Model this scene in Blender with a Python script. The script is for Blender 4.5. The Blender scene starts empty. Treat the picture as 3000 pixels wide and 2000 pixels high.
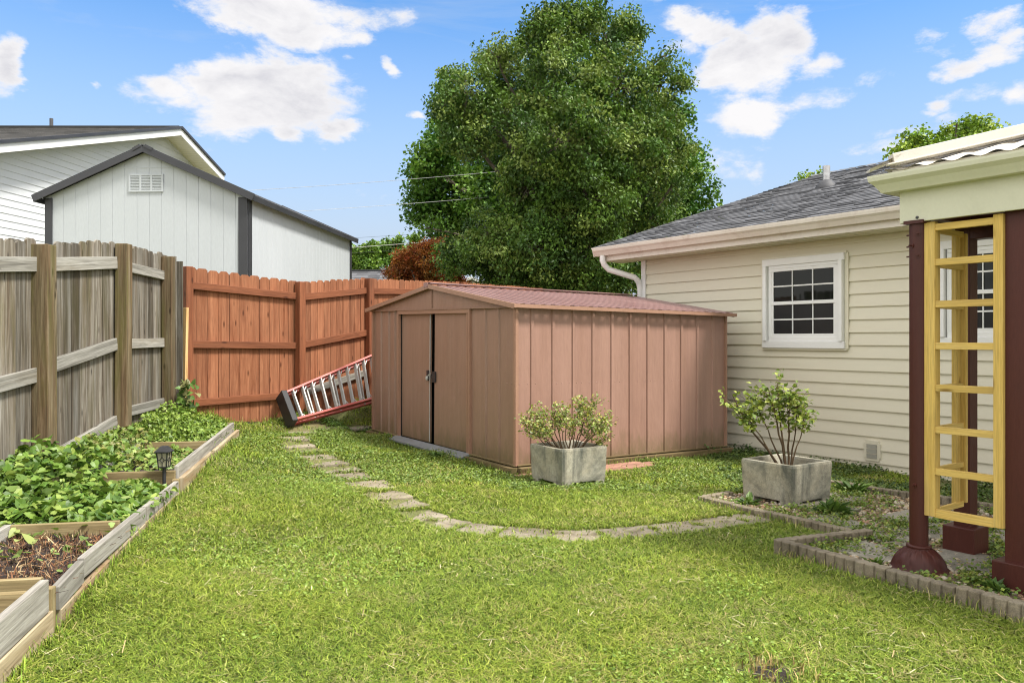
import bpy, math, random
import numpy as np
from mathutils import Vector, Matrix
from math import radians, sin, cos, pi

RD = random.Random(11)
rng = np.random.default_rng(11)
SC = bpy.context.scene
COL = SC.collection
CAMZ, FPX, HZ = 1.4, 2350.0, 992.0
# the yard's two main directions: EF runs along the house wall towards the right, NI points into the house
EF = Vector((0.575, -0.818, 0)); NI = Vector((0.818, 0.575, 0)); UP = Vector((0, 0, 1))

def V3(x, y, z=0.0): return Vector((x, y, z))
def at(px, py, y):
    """Photograph pixel at a known distance -> world point (used for far things only)."""
    return Vector(((px - 1500) / FPX * y, y, CAMZ - (py - HZ) / FPX * y))
def at2(dx, dy, y): return at(dx * 1.27551, dy * 1.27551, y)

# ------------------------------------------------------------------ mesh builder
class MB:
    def __init__(s): s.v = []; s.f = []; s.uv = []; s.t = []; s.sm = []
    def poly(s, pts, uvs=None, tint=0.5, smooth=False):
        n = len(s.v); s.v += [tuple(p) for p in pts]
        s.f.append(tuple(range(n, n + len(pts))))
        s.uv.append(uvs or [(p[0], p[1]) for p in pts]); s.t.append(tint); s.sm.append(smooth)
    def faces(s, pts, faces, uvs, tint=0.5, smooth=False):
        n = len(s.v); s.v += [tuple(p) for p in pts]
        for f, u in zip(faces, uvs):
            s.f.append(tuple(n + i for i in f)); s.uv.append(u); s.t.append(tint); s.sm.append(smooth)
    def beam(s, p0, p1, w, t, up=UP, tint=None, ends=True, taper=1.0):
        p0 = Vector(p0); p1 = Vector(p1); a = p1 - p0; L = a.length; a.normalize()
        side = a.cross(Vector(up))
        if side.length < 1e-4: side = a.cross(Vector((1, 0, 0)))
        side.normalize(); u2 = side.cross(a).normalized()
        if tint is None: tint = RD.random()
        ou, ov = RD.random() * 9, RD.random() * 9
        pts = []
        for p, k in ((p0, 1), (p1, taper)):
            for sx, sz in ((-1, -1), (1, -1), (1, 1), (-1, 1)):
                pts.append(p + side * (sx * w / 2 * k) + u2 * (sz * t / 2 * k))
        fs, us = [], []
        ds = [w, t, w, t]; acc = 0
        for i in range(4):
            j = (i + 1) % 4
            fs.append((i, j, j + 4, i + 4))
            us.append([(ou, ov + acc), (ou, ov + acc + ds[i]), (ou + L, ov + acc + ds[i]), (ou + L, ov + acc)])
            acc += ds[i] + .01
        if ends:
            fs.append((3, 2, 1, 0)); us.append([(ou, ov), (ou, ov + w), (ou + .03, ov + w), (ou + .03, ov)])
            fs.append((4, 5, 6, 7)); us.append([(ou, ov), (ou, ov + w), (ou + .03, ov + w), (ou + .03, ov)])
        s.faces(pts, fs, us, tint)
    def box(s, c, size, ax=None, tint=None):
        """box centred at c; ax = (x axis, y axis); z is up"""
        x, y = ax or (Vector((1, 0, 0)), Vector((0, 1, 0)))
        c = Vector(c)
        if size[0] >= size[1] and size[0] >= size[2]:
            s.beam(c - x * size[0] / 2, c + x * size[0] / 2, size[1], size[2], UP, tint)
        elif size[1] >= size[2]:
            s.beam(c - y * size[1] / 2, c + y * size[1] / 2, size[0], size[2], UP, tint)
        else:
            s.beam(c - UP * size[2] / 2, c + UP * size[2] / 2, size[0], size[1], y, tint)
    def prism(s, pl, o, a, b, n, th, tint=None, smooth=False):
        """polygon pl (in a,b) extruded along n by th; texture u runs along b"""
        o = Vector(o); a = Vector(a); b = Vector(b); n = Vector(n)
        if tint is None: tint = RD.random()
        ou, ov = RD.random() * 9, RD.random() * 9
        k = len(pl)
        P = [o + a * q[0] + b * q[1] for q in pl]; Q = [p + n * th for p in P]
        uv = [(ou + q[1], ov + q[0]) for q in pl]
        fs = [tuple(range(k))[::-1], tuple(range(k, 2 * k))]; us = [uv[::-1], uv]
        for i in range(k):
            j = (i + 1) % k
            fs.append((i, j, k + j, k + i))
            us.append([uv[i], uv[j], (uv[j][0] + .0, uv[j][1] + th), (uv[i][0], uv[i][1] + th)])
        s.faces(P + Q, fs, us, tint, smooth)
    def tube(s, path, rad, seg=8, tint=None, caps=True, flute=0):
        if tint is None: tint = RD.random()
        path = [Vector(p) for p in path]
        if not hasattr(rad, '__len__'): rad = [rad] * len(path)
        ou = RD.random() * 9
        pts = []; nrm = None
        L = 0; ls = []
        for i, p in enumerate(path):
            d = (path[min(i + 1, len(path) - 1)] - path[max(i - 1, 0)])
            d = d.normalized() if d.length > 1e-9 else Vector((0, 0, 1))
            if nrm is None:
                nrm = d.cross(Vector((0, 0, 1)) if abs(d.z) < .9 else Vector((1, 0, 0))).normalized()
            nrm = (nrm - d * nrm.dot(d)).normalized(); bi = d.cross(nrm)
            if i: L += (p - path[i - 1]).length
            ls.append(L)
            for k in range(seg):
                an = 2 * pi * k / seg; r = rad[i] * (1 + (flute if k % 2 else 0))
                pts.append(p + nrm * (cos(an) * r) + bi * (sin(an) * r))
        fs, us = [], []
        for i in range(len(path) - 1):
            for k in range(seg):
                j = (k + 1) % seg
                fs.append((i * seg + k, i * seg + j, (i + 1) * seg + j, (i + 1) * seg + k))
                r = max(rad[i], .004) * 2 * pi / seg
                us.append([(ou + ls[i], k * r), (ou + ls[i], (k + 1) * r), (ou + ls[i + 1], (k + 1) * r), (ou + ls[i + 1], k * r)])
        s.faces(pts, fs, us, tint, True)
        if caps:
            n = len(path) - 1
            for ids in (range(seg - 1, -1, -1), range(n * seg, n * seg + seg)):
                s.poly([pts[i] for i in ids], [(ou + .01 * i, 0) for i in range(seg)], tint)
    def lathe(s, prof, o, seg=32, tint=.5, wav=None, smooth=True):
        o = Vector(o); pts = []
        for i, (r, z) in enumerate(prof):
            for k in range(seg):
                an = 2 * pi * k / seg
                rr = r + (wav(an, i) if wav else 0)
                pts.append(o + Vector((cos(an) * rr, sin(an) * rr, z)))
        fs, us = [], []
        for i in range(len(prof) - 1):
            for k in range(seg):
                j = (k + 1) % seg
                fs.append((i * seg + k, i * seg + j, (i + 1) * seg + j, (i + 1) * seg + k))
                us.append([(k / seg, i), (k / seg + 1 / seg, i), (k / seg + 1 / seg, i + 1), (k / seg, i + 1)])
        s.faces(pts, fs, us, tint, smooth)
        n = len(prof) - 1
        s.poly([pts[i] for i in range(seg - 1, -1, -1)], None, tint)
        s.poly([pts[n * seg + i] for i in range(seg)], None, tint)

ORG = {}
def obj(name, mb, mat, parent=None, bevel=0.0, weld=False):
    """one mesh object; its geometry is given in world space and stored relative to the thing's base"""
    o0 = ORG.get(parent.name, Vector((0, 0, 0))) if parent else Vector((0, 0, 0))
    me = bpy.data.meshes.new(name)
    me.from_pydata([(v[0] - o0.x, v[1] - o0.y, v[2] - o0.z) for v in mb.v], [], mb.f)
    uvl = me.uv_layers.new(name='UVMap')
    uvl.data.foreach_set('uv', np.array([c for u in mb.uv for q in u for c in q], dtype=np.float32))
    at_ = me.attributes.new('tint', 'FLOAT', 'FACE')
    at_.data.foreach_set('value', np.array(mb.t, dtype=np.float32))
    me.polygons.foreach_set('use_smooth', np.array(mb.sm, dtype=bool))
    me.materials.append(mat); me.validate(); me.update()
    o = bpy.data.objects.new(name, me); COL.objects.link(o)
    if parent: o.parent = parent; ORG[o.name] = o0
    if bevel:
        m = o.modifiers.new('bevel', 'BEVEL'); m.width = bevel; m.segments = 2; m.limit_method = 'ANGLE'; m.angle_limit = radians(50)
    return o

def npobj(name, P, faces, col, mat, parent=None, smooth=False):
    """many copies of one small face set as ONE mesh: P (N,k,3), faces list of index tuples (same length), col (N,3)"""
    o0 = ORG.get(parent.name, Vector((0, 0, 0))) if parent else Vector((0, 0, 0))
    N, k, _ = P.shape; F = np.array(faces, dtype=np.int32); m = F.shape[1]
    me = bpy.data.meshes.new(name)
    co = (P - np.array(o0[:])).reshape(-1, 3).astype(np.float32)
    me.vertices.add(N * k); me.vertices.foreach_set('co', co.ravel())
    idx = (np.arange(N, dtype=np.int32)[:, None, None] * k + F[None]).reshape(-1)
    nf = N * len(F)
    me.loops.add(nf * m); me.loops.foreach_set('vertex_index', idx)
    me.polygons.add(nf); me.polygons.foreach_set('loop_start', np.arange(nf, dtype=np.int32) * m)
    me.polygons.foreach_set('use_smooth', np.full(nf, smooth, dtype=bool))
    a = me.attributes.new('col', 'FLOAT_COLOR', 'POINT')
    c4 = np.ones((N, k, 4), dtype=np.float32); c4[..., :3] = col[:, None, :]
    a.data.foreach_set('color', c4.ravel())
    me.materials.append(mat); me.update(calc_edges=True)
    o = bpy.data.objects.new(name, me); COL.objects.link(o)
    if parent: o.parent = parent; ORG[o.name] = o0
    return o

def tag(o, label=None, cat=None, group=None, kind=None):
    if label: o['label'] = label
    if cat: o['category'] = cat
    if group: o['group'] = group
    if kind: o['kind'] = kind
    return o
def thing(name, label, cat, loc, group=None):
    o = bpy.data.objects.new(name, None); COL.objects.link(o)
    o.empty_display_size = .1
    o.location = loc; ORG[o.name] = Vector(loc)
    return tag(o, label, cat, group)

# ------------------------------------------------------------------ materials
def _new(name):
    m = bpy.data.materials.new(name); m.use_nodes = True
    nt = m.node_tree; b = nt.nodes['Principled BSDF']
    return m, nt, b
def _n(nt, t, **kw):
    n = nt.nodes.new(t)
    for k, v in kw.items():
        if k in n.inputs: n.inputs[k].default_value = v
        else: setattr(n, k, v)
    return n
def rgb(c): return (c[0], c[1], c[2], 1)
def ramp(nt, fac, stops):
    r = nt.nodes.new('ShaderNodeValToRGB'); e = r.color_ramp.elements
    e[0].position, e[0].color = stops[0][0], rgb(stops[0][1]); e[1].position, e[1].color = stops[-1][0], rgb(stops[-1][1])
    for p, c in stops[1:-1]:
        x = e.new(p); x.color = rgb(c)
    nt.links.new(fac, r.inputs['Fac']); return r.outputs['Color']
def noise(nt, vec, scale, detail=5, rough=.6, dist=0.0):
    n = _n(nt, 'ShaderNodeTexNoise'); n.inputs['Scale'].default_value = scale
    n.inputs['Detail'].default_value = detail; n.inputs['Roughness'].default_value = rough; n.inputs['Distortion'].default_value = dist
    nt.links.new(vec, n.inputs['Vector']); return n.outputs['Fac']
def mapping(nt, vec, sc, loc=(0, 0, 0), rot=(0, 0, 0)):
    m = _n(nt, 'ShaderNodeMapping'); m.inputs['Scale'].default_value = sc; m.inputs['Location'].default_value = loc; m.inputs['Rotation'].default_value = rot
    nt.links.new(vec, m.inputs['Vector']); return m.outputs['Vector']
def mix(nt, fac, a, b, mode='MIX'):
    m = nt.nodes.new('ShaderNodeMix'); m.data_type = 'RGBA'; m.blend_type = mode
    def put(s, v):
        if hasattr(v, 'is_output') or isinstance(v, bpy.types.NodeSocket): nt.links.new(v, s)
        elif isinstance(v, (int, float)): s.default_value = v
        else: s.default_value = rgb(v)
    put(m.inputs[0], fac); put(m.inputs[6], a); put(m.inputs[7], b); return m.outputs[2]
def math_(nt, op, a, b=None, c=None):
    m = nt.nodes.new('ShaderNodeMath'); m.operation = op
    for i, v in enumerate((a, b, c)):
        if v is None: continue
        if isinstance(v, (int, float)): m.inputs[i].default_value = v
        else: nt.links.new(v, m.inputs[i])
    return m.outputs[0]
def remap(nt, v, a, b, lo=0.0, hi=1.0):
    m = nt.nodes.new('ShaderNodeMapRange'); m.inputs[1].default_value = a; m.inputs[2].default_value = b
    m.inputs[3].default_value = lo; m.inputs[4].default_value = hi; nt.links.new(v, m.inputs[0]); return m.outputs[0]
def bump(nt, b, h, strength, dist=.01):
    n = _n(nt, 'ShaderNodeBump'); n.inputs['Strength'].default_value = strength; n.inputs['Distance'].default_value = dist
    nt.links.new(h, n.inputs['Height']); nt.links.new(n.outputs['Normal'], b.inputs['Normal'])
def tinted(nt, col, amt):
    a = _n(nt, 'ShaderNodeAttribute'); a.attribute_name = 'tint'
    f = remap(nt, a.outputs['Fac'], 0, 1, 1 - amt, 1 + amt)
    c = nt.nodes.new('ShaderNodeCombineColor')
    for i in range(3): nt.links.new(f, c.inputs[i])
    return mix(nt, 1.0, col, c.outputs[0], 'MULTIPLY')

def paint(name, base, alt, rough=.55, s1=1.5, s2=40, amt=.12, bmp=.15, stretch=(1, 1, 1), dirt=None, dirt_amt=.5, spec=.5, metal=0.0, bdist=.004, coord='Object', streak=0.0, splash=None):
    m, nt, b = _new(name)
    tc = _n(nt, 'ShaderNodeTexCoord'); v = mapping(nt, tc.outputs[coord], stretch)
    n1 = noise(nt, v, s1, 6, .6, .3); n2 = noise(nt, v, s2, 4, .6)
    c = mix(nt, remap(nt, n1, .3, .7), base, alt)
    c = mix(nt, 1.0, c, ramp(nt, n2, [(.2, (1 - amt,) * 3), (.8, (1 + amt,) * 3)]), 'MULTIPLY')
    if dirt:
        d = noise(nt, v, s1 * 2.7, 8, .72, .6)
        c = mix(nt, remap(nt, d, .52, .75, 0, dirt_amt), c, dirt)
    if streak:
        st = noise(nt, mapping(nt, tc.outputs[coord], (16, 16, .45)), 1.0, 7, .7, .3); sc_ = noise(nt, mapping(nt, tc.outputs[coord], (60, 60, 1.3), (3, 1, 7)), 1.0, 4, .7)
        c = mix(nt, 1.0, c, ramp(nt, st, [(.3, (1 - streak,) * 3), (.7, (1 + streak,) * 3)]), 'MULTIPLY')
        c = mix(nt, remap(nt, sc_, .66, .78, 0, .35), c, (alt[0] * 1.35, alt[1] * 1.4, alt[2] * 1.45))
    if splash:      # mud and algae thrown up along the foot of the wall
        sx = _n(nt, 'ShaderNodeSeparateXYZ'); nt.links.new(tc.outputs[coord], sx.inputs[0])
        q = noise(nt, mapping(nt, tc.outputs[coord], (3, 3, 1.2)), 3.0, 8, .7)
        hgt = math_(nt, 'ADD', sx.outputs[2], math_(nt, 'MULTIPLY', math_(nt, 'SUBTRACT', q, .5), -.75))
        c = mix(nt, remap(nt, hgt, .08, .32, .62, 0), c, splash)
    c = tinted(nt, c, amt)
    nt.links.new(c, b.inputs['Base Color']); b.inputs['Roughness'].default_value = rough
    b.inputs['Specular IOR Level'].default_value = spec; b.inputs['Metallic'].default_value = metal
    r = remap(nt, n1, .2, .8, max(rough - .1, .05), min(rough + .12, 1)); nt.links.new(r, b.inputs['Roughness'])
    if streak:      # slightly wavy, dented sheet
        dn = noise(nt, mapping(nt, tc.outputs[coord], (1, 1, .6)), 3.2, 3, .5); n2 = math_(nt, 'ADD', math_(nt, 'MULTIPLY', n2, .06), math_(nt, 'MULTIPLY', dn, 1.0)); bmp, bdist = .55, .03
    if bmp: bump(nt, b, n2, bmp, bdist)
    return m

def wood(name, stops, tint=.25, rough=.8, grain=34, knots=True, stain=None, stain_amt=.6, stops2=None, bmp=.5):
    m, nt, b = _new(name)
    tc = _n(nt, 'ShaderNodeTexCoord'); uv = tc.outputs['UV']
    g = noise(nt, mapping(nt, uv, (1.1, grain, 1)), 1.0, 6, .65, .8)
    fine = noise(nt, mapping(nt, uv, (5, grain * 5, 1)), 1.0, 3, .6)
    c = ramp(nt, remap(nt, g, .25, .75), stops)
    if stops2:
        big = noise(nt, mapping(nt, uv, (.7, 11, 1), (3, 1, 0)), 1.0, 5, .6, .5)
        c = mix(nt, remap(nt, big, .42, .66), c, ramp(nt, remap(nt, g, .25, .75), stops2))
    c = mix(nt, 1.0, c, ramp(nt, fine, [(.25, (.72,) * 3), (.6, (1.06,) * 3)]), 'MULTIPLY')
    if knots:
        vo = _n(nt, 'ShaderNodeTexVoronoi'); vo.inputs['Scale'].default_value = 1.0
        nt.links.new(mapping(nt, uv, (2.6, 8.5, 1)), vo.inputs['Vector'])
        k = remap(nt, vo.outputs['Distance'], .05, .14, .8, 0)
        c = mix(nt, k, c, (stops[0][1][0] * .35, stops[0][1][1] * .3, stops[0][1][2] * .25))
    if stain:
        s = noise(nt, mapping(nt, uv, (.8, 5, 1), (7, 3, 0)), 1.0, 7, .7, .4)
        c = mix(nt, remap(nt, s, .5, .72, 0, stain_amt), c, stain)
    c = tinted(nt, c, tint)
    nt.links.new(c, b.inputs['Base Color']); b.inputs['Roughness'].default_value = rough; b.inputs['Specular IOR Level'].default_value = .25
    h = math_(nt, 'ADD', math_(nt, 'MULTIPLY', g, .7), math_(nt, 'MULTIPLY', fine, .5))
    bump(nt, b, h, bmp, .006)
    return m

def leafmat(name, transl=.35, rough=.5, sheen=0.0, spec=.4):
    m, nt, b = _new(name)
    a = _n(nt, 'ShaderNodeAttribute'); a.attribute_name = 'col'
    nt.links.new(a.outputs['Color'], b.inputs['Base Color']); b.inputs['Roughness'].default_value = rough; b.inputs['Specular IOR Level'].default_value = spec
    if transl:
        t = _n(nt, 'ShaderNodeBsdfTranslucent')
        c = mix(nt, 1.0, a.outputs['Color'], (1.25, 1.35, .6), 'MULTIPLY'); nt.links.new(c, t.inputs['Color'])
        ms = _n(nt, 'ShaderNodeMixShader'); ms.inputs[0].default_value = transl
        nt.links.new(b.outputs[0], ms.inputs[1]); nt.links.new(t.outputs[0], ms.inputs[2])
        nt.links.new(ms.outputs[0], nt.nodes['Material Output'].inputs['Surface'])
    return m

def colmat(name, rough=.8, bmp=.3):
    m, nt, b = _new(name)
    a = _n(nt, 'ShaderNodeAttribute'); a.attribute_name = 'col'
    tc = _n(nt, 'ShaderNodeTexCoord'); n = noise(nt, tc.outputs['Object'], 120, 4)
    c = mix(nt, 1.0, a.outputs['Color'], ramp(nt, n, [(.25, (.8,) * 3), (.75, (1.15,) * 3)]), 'MULTIPLY')
    nt.links.new(c, b.inputs['Base Color']); b.inputs['Roughness'].default_value = rough
    bump(nt, b, n, bmp, .003); return m

def shingle_mat(name, stops):
    m, nt, b = _new(name)
    a = _n(nt, 'ShaderNodeAttribute'); a.attribute_name = 'tint'
    tc = _n(nt, 'ShaderNodeTexCoord')
    n = noise(nt, tc.outputs['Object'], 160, 3, .7); n2 = noise(nt, tc.outputs['Object'], 1.1, 5)
    c = ramp(nt, a.outputs['Fac'], stops)
    c = mix(nt, 1.0, c, ramp(nt, n, [(.3, (.62,) * 3), (.7, (1.3,) * 3)]), 'MULTIPLY')
    c = mix(nt, 1.0, c, ramp(nt, n2, [(.3, (.85,) * 3), (.7, (1.12,) * 3)]), 'MULTIPLY')
    nt.links.new(c, b.inputs['Base Color']); b.inputs['Roughness'].default_value = .92
    bump(nt, b, n, .5, .004); return m

def glass_mat(name, col, rough=.03, spec=.9):
    m, nt, b = _new(name)
    tc = _n(nt, 'ShaderNodeTexCoord'); n = noise(nt, tc.outputs['Object'], 1.6, 3)
    c = mix(nt, n, (col[0] * .6, col[1] * .6, col[2] * .6), (col[0] * 1.5, col[1] * 1.5, col[2] * 1.5))
    nt.links.new(c, b.inputs['Base Color']); b.inputs['Roughness'].default_value = rough; b.inputs['Specular IOR Level'].default_value = spec
    bump(nt, b, n, .04, .01); return m

M = {}
M['grey_picket'] = wood('weathered_picket_wood', [(0, (.034, .028, .022)), (.4, (.145, .128, .10)), (1, (.325, .308, .275))], .36, .9, 24,
                        stain=(.09, .08, .032), stain_amt=.75, stops2=[(0, (.038, .028, .018)), (.5, (.135, .105, .072)), (1, (.28, .245, .19))])
M['grey_rail'] = wood('weathered_rail_wood', [(0, (.075, .068, .055)), (.5, (.26, .247, .215)), (1, (.44, .425, .385))], .2, .9, 26, stain=(.2, .15, .08), stain_amt=.4)
M['post_wood'] = wood('mossy_post_wood', [(0, (.04, .028, .015)), (.5, (.13, .10, .055)), (1, (.25, .21, .135))], .15, .9, 22,
                      stain=(.115, .11, .03), stain_amt=.8, stops2=[(0, (.045, .026, .014)), (.5, (.13, .08, .042)), (1, (.24, .17, .1))])
M['red_picket'] = wood('red_stained_picket', [(0, (.14, .04, .014)), (.4, (.25, .096, .046)), (1, (.36, .158, .08))], .24, .8, 20, stain=(.12, .048, .026), stain_amt=.5)
M['red_rail'] = wood('red_stained_rail', [(0, (.11, .036, .016)), (.5, (.215, .075, .034)), (1, (.29, .108, .05))], .12, .7, 22, stain=(.09, .05, .03), stain_amt=.35)
M['fresh_wood'] = wood('fresh_lumber', [(0, (.36, .2, .07)), (.5, (.58, .38, .17)), (1, (.68, .49, .26))], .15, .8, 18, bmp=.2)
M['bed_grey'] = wood('bed_board_grey', [(0, (.10, .09, .075)), (.5, (.30, .28, .245)), (1, (.46, .44, .395))], .2, .9, 24, stain=(.14, .125, .10), stain_amt=.6)
M['bed_tan'] = wood('bed_board_tan', [(0, (.18, .125, .062)), (.5, (.39, .315, .20)), (1, (.53, .455, .33))], .15, .9, 16, stain=(.30, .15, .055), stain_amt=.8)
M['bed_green'] = wood('bed_cross_board', [(0, (.13, .09, .04)), (.5, (.29, .22, .11)), (1, (.42, .35, .2))], .15, .9, 18, stain=(.15, .14, .05), stain_amt=.5)
M['shed_wall'] = paint('copper_metal_siding', (.290, .166, .126), (.355, .212, .163), .34, .8, 30, .07, .06, (2.5, 2.5, .35), dirt=(.215, .125, .082), dirt_amt=.5, spec=.55, streak=.10, splash=(.13, .105, .045))
M['shed_front_shaded'] = paint('shaded_copper_front', (.262, .156, .112), (.318, .195, .142), .36, .8, 30, .06, .05, (2.5, 2.5, .35), dirt=(.20, .125, .078), dirt_amt=.5, spec=.55, streak=.09, splash=(.12, .105, .04))  # darker copy of the siding; the front's shade is put into its colour
M['shed_trim'] = paint('copper_metal_trim', (.35, .205, .14), (.31, .17, .115), .4, 1.5, 40, .08, .08, dirt=(.2, .12, .08), dirt_amt=.4)
M['shed_roof'] = paint('maroon_metal_roof', (.215, .112, .102), (.29, .17, .156), .33, 1.2, 30, .1, .06, dirt=(.22, .07, .065), dirt_amt=.5, spec=.6)
M['shed_gap_shade'] = paint('painted_interior_shade', (.004, .004, .004), (.006, .006, .006), .9, bmp=0)  # near-black colour standing in for the shade inside the shed
M['alu'] = paint('weathered_aluminium', (.46, .46, .44), (.56, .55, .52), .5, 3, 60, .08, .05, metal=.15, dirt=(.25, .22, .18), dirt_amt=.3)
M['vent_grey'] = paint('vent_grey_plastic', (.34, .33, .28), (.40, .39, .33), .6, 6, 60, .1, .1, dirt=(.2, .19, .15), dirt_amt=.5)
M['sill'] = paint('grey_sill_metal', (.17, .19, .20), (.23, .245, .25), .42, 3, 60, .08, .05, dirt=(.16, .13, .09), dirt_amt=.5)
M['timber'] = wood('mossy_base_timber', [(0, (.06, .042, .02)), (.5, (.16, .115, .055)), (1, (.26, .2, .1))], .2, .95, 14, stain=(.09, .09, .03), stain_amt=.7)
M['siding'] = paint('cream_vinyl_siding', (.665, .625, .49), (.70, .655, .52), .5, .7, 24, .018, .04, (1, 1, 4), dirt=(.56, .48, .33), dirt_amt=.2)
M['cream_trim'] = paint('cream_trim', (.66, .62, .48), (.70, .66, .53), .45, 1.5, 30, .03, .03, dirt=(.5, .44, .33), dirt_amt=.2)
M['gutter'] = paint('house_gutter_cream', (.64, .58, .50), (.70, .65, .57), .4, 1.5, 30, .04, .03, dirt=(.40, .30, .23), dirt_amt=.5)
M['white'] = paint('white_vinyl', (.80, .80, .78), (.76, .76, .74), .42, 2, 30, .02, .03, dirt=(.6, .59, .54), dirt_amt=.2)
M['pane_dark'] = glass_mat('window_glass', (.007, .009, .007), .03, .22)
M['pane_screen'] = glass_mat('screened_window_glass', (.02, .02, .02), .3, .2)
M['shingle'] = shingle_mat('grey_shingles', [(0, (.036, .037, .041)), (.5, (.09, .091, .098)), (1, (.16, .16, .17))])
M['shingle_dark'] = shingle_mat('charcoal_shingles', [(0, (.028, .027, .026)), (.5, (.075, .072, .068)), (1, (.14, .132, .125))])
M['black_metal'] = paint('black_metal', (.018, .018, .02), (.03, .03, .033), .4, 2, 40, .1, .04)
M['charcoal'] = paint('charcoal_trim', (.030, .031, .036), (.042, .043, .049), .5, 2, 40, .1, .05)
M['shed_white'] = paint('white_wood_siding', (.445, .475, .495), (.48, .51, .53), .6, 1.2, 55, .05, .35, (1, 1, .25), bdist=.006)
M['far_siding'] = paint('white_lap_siding', (.63, .645, .66), (.67, .685, .70), .5, .8, 30, .03, .04, dirt=(.56, .55, .52), dirt_amt=.2)
M['concrete'] = None
M['porch_cream'] = paint('porch_cream_metal', (.56, .555, .415), (.61, .605, .465), .45, 1.4, 60, .04, .05, dirt=(.40, .41, .27), dirt_amt=.3)
M['porch_white'] = paint('porch_roof_white', (.66, .625, .56), (.60, .56, .49), .42, 2, 40, .04, .04, dirt=(.5, .42, .33), dirt_amt=.35)
M['brown'] = paint('dark_brown_paint', (.062, .0165, .0115), (.075, .021, .015), .45, 2.2, 90, .12, .35, (1, 1, .18), dirt=(.036, .014, .011), dirt_amt=.5, spec=.3)
M['yellow'] = wood('yellow_painted_wood', [(0, (.52, .33, .075)), (.5, (.65, .45, .125)), (1, (.70, .51, .17))], .10, .65, 24, stain=(.36, .25, .10), stain_amt=.6, knots=True, bmp=.2)
M['red_fiber'] = paint('red_fibreglass_rail', (.46, .085, .07), (.52, .125, .10), .5, 3, 60, .1, .1, dirt=(.55, .3, .25), dirt_amt=.5)
M['black_plastic'] = paint('black_plastic', (.012, .012, .013), (.03, .03, .03), .6, 8, 70, .2, .2)
M['brick'] = paint('salmon_paver', (.30, .145, .10), (.36, .195, .14), .95, 6, 90, .16, .3, dirt=(.28, .17, .1), dirt_amt=.5)
M['pvc'] = paint('grey_vent_pipe', (.5, .5, .5), (.32, .31, .31), .3, 9, 60, .1, .1, metal=.6)
M['dark_rubber'] = paint('vent_boot', (.05, .05, .055), (.075, .075, .08), .6, 5, 60, .1, .1)
M['bark'] = wood('tree_bark', [(0, (.035, .028, .02)), (.5, (.11, .09, .068)), (1, (.22, .195, .155))], .1, .95, 14, knots=False, bmp=.9)
M['twig'] = wood('shrub_bark', [(0, (.05, .03, .018)), (.5, (.12, .08, .045)), (1, (.2, .15, .085))], .25, .9, 40, knots=False)
M['leaf'] = leafmat('tree_leaf', .16, .42, spec=.22)
M['vine_leaf'] = leafmat('vine_leaf', .16, .42, spec=.3)
M['grassblade'] = leafmat('grass_blade', .14, .6, spec=.15)
M['straw'] = colmat('dry_straw', .9, .1)
M['pebble'] = colmat('pebble_stone', .7, .25)
M['wire'] = paint('pale_cable', (.5, .5, .5), (.55, .55, .55), .5, bmp=0)
M['wire_dark'] = paint('dark_cable', (.03, .03, .03), (.04, .04, .04), .5, bmp=0)
M['lens'] = glass_mat('lantern_lens', (.30, .28, .2), .25, .5)

def concrete(name, a, b_, dark, bs=1.0, stain=.7, light=None, sc=1.0):
    m, nt, b = _new(name)
    tc = _n(nt, 'ShaderNodeTexCoord'); v = tc.outputs['Object']
    n1 = noise(nt, v, 3.5 * sc, 8, .65, .5); n2 = noise(nt, v, 130 * sc, 4, .7); n3 = noise(nt, mapping(nt, v, (1, 1, .45), (4, 2, 1)), 3.2 * sc, 6, .6, 1.0)
    n4 = noise(nt, v, 28 * sc, 6, .7)
    c = mix(nt, remap(nt, n1, .35, .65), a, b_)
    c = mix(nt, remap(nt, n3, .5, .66, 0, stain), c, dark)
    if light: c = mix(nt, remap(nt, n3, .3, .42, .7, 0), c, light)
    c = mix(nt, 1.0, c, ramp(nt, n2, [(.3, (.68,) * 3), (.7, (1.2,) * 3)]), 'MULTIPLY')
    c = mix(nt, 1.0, c, ramp(nt, n4, [(.3, (.7,) * 3), (.7, (1.15,) * 3)]), 'MULTIPLY')
    c = tinted(nt, c, .12)
    nt.links.new(c, b.inputs['Base Color']); b.inputs['Roughness'].default_value = .92
    h = math_(nt, 'ADD', n4, math_(nt, 'MULTIPLY', n2, .8)); bump(nt, b, h, .6 * bs, .005); return m
M['concrete'] = concrete('stained_concrete', (.36, .325, .235), (.42, .40, .32), (.10, .105, .085), 1.0, .92, (.47, .48, .44))
M['stone'] = concrete('stepping_stone', (.23, .19, .125), (.33, .285, .21), (.12, .095, .055), 1.2, .8)
M['pad'] = concrete('grey_paving_pad', (.27, .245, .19), (.34, .315, .25), (.16, .135, .09), 1.0, .6)
M['edging'] = concrete('edging_concrete', (.22, .18, .12), (.30, .255, .18), (.10, .08, .05), 1.2, .7, sc=1.6)

def ground_mat():
    m, nt, b = _new('lawn_soil')
    tc = _n(nt, 'ShaderNodeTexCoord'); v = tc.outputs['Object']
    n1 = noise(nt, v, 1.2, 7, .65); n2 = noise(nt, v, 60, 5, .7)
    c = ramp(nt, n1, [(.3, (.11, .13, .036)), (.5, (.16, .165, .052)), (.72, (.23, .19, .09))])
    c = mix(nt, 1.0, c, ramp(nt, n2, [(.3, (.5,) * 3), (.7, (1.3,) * 3)]), 'MULTIPLY')
    nt.links.new(c, b.inputs['Base Color']); b.inputs['Roughness'].default_value = 1
    bump(nt, b, n2, .8, .02); return m
M['ground'] = ground_mat()
M['soil'] = paint('dark_mulch_soil', (.022, .016, .014), (.045, .032, .025), .95, 8, 70, .3, .9, bdist=.02)
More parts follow.
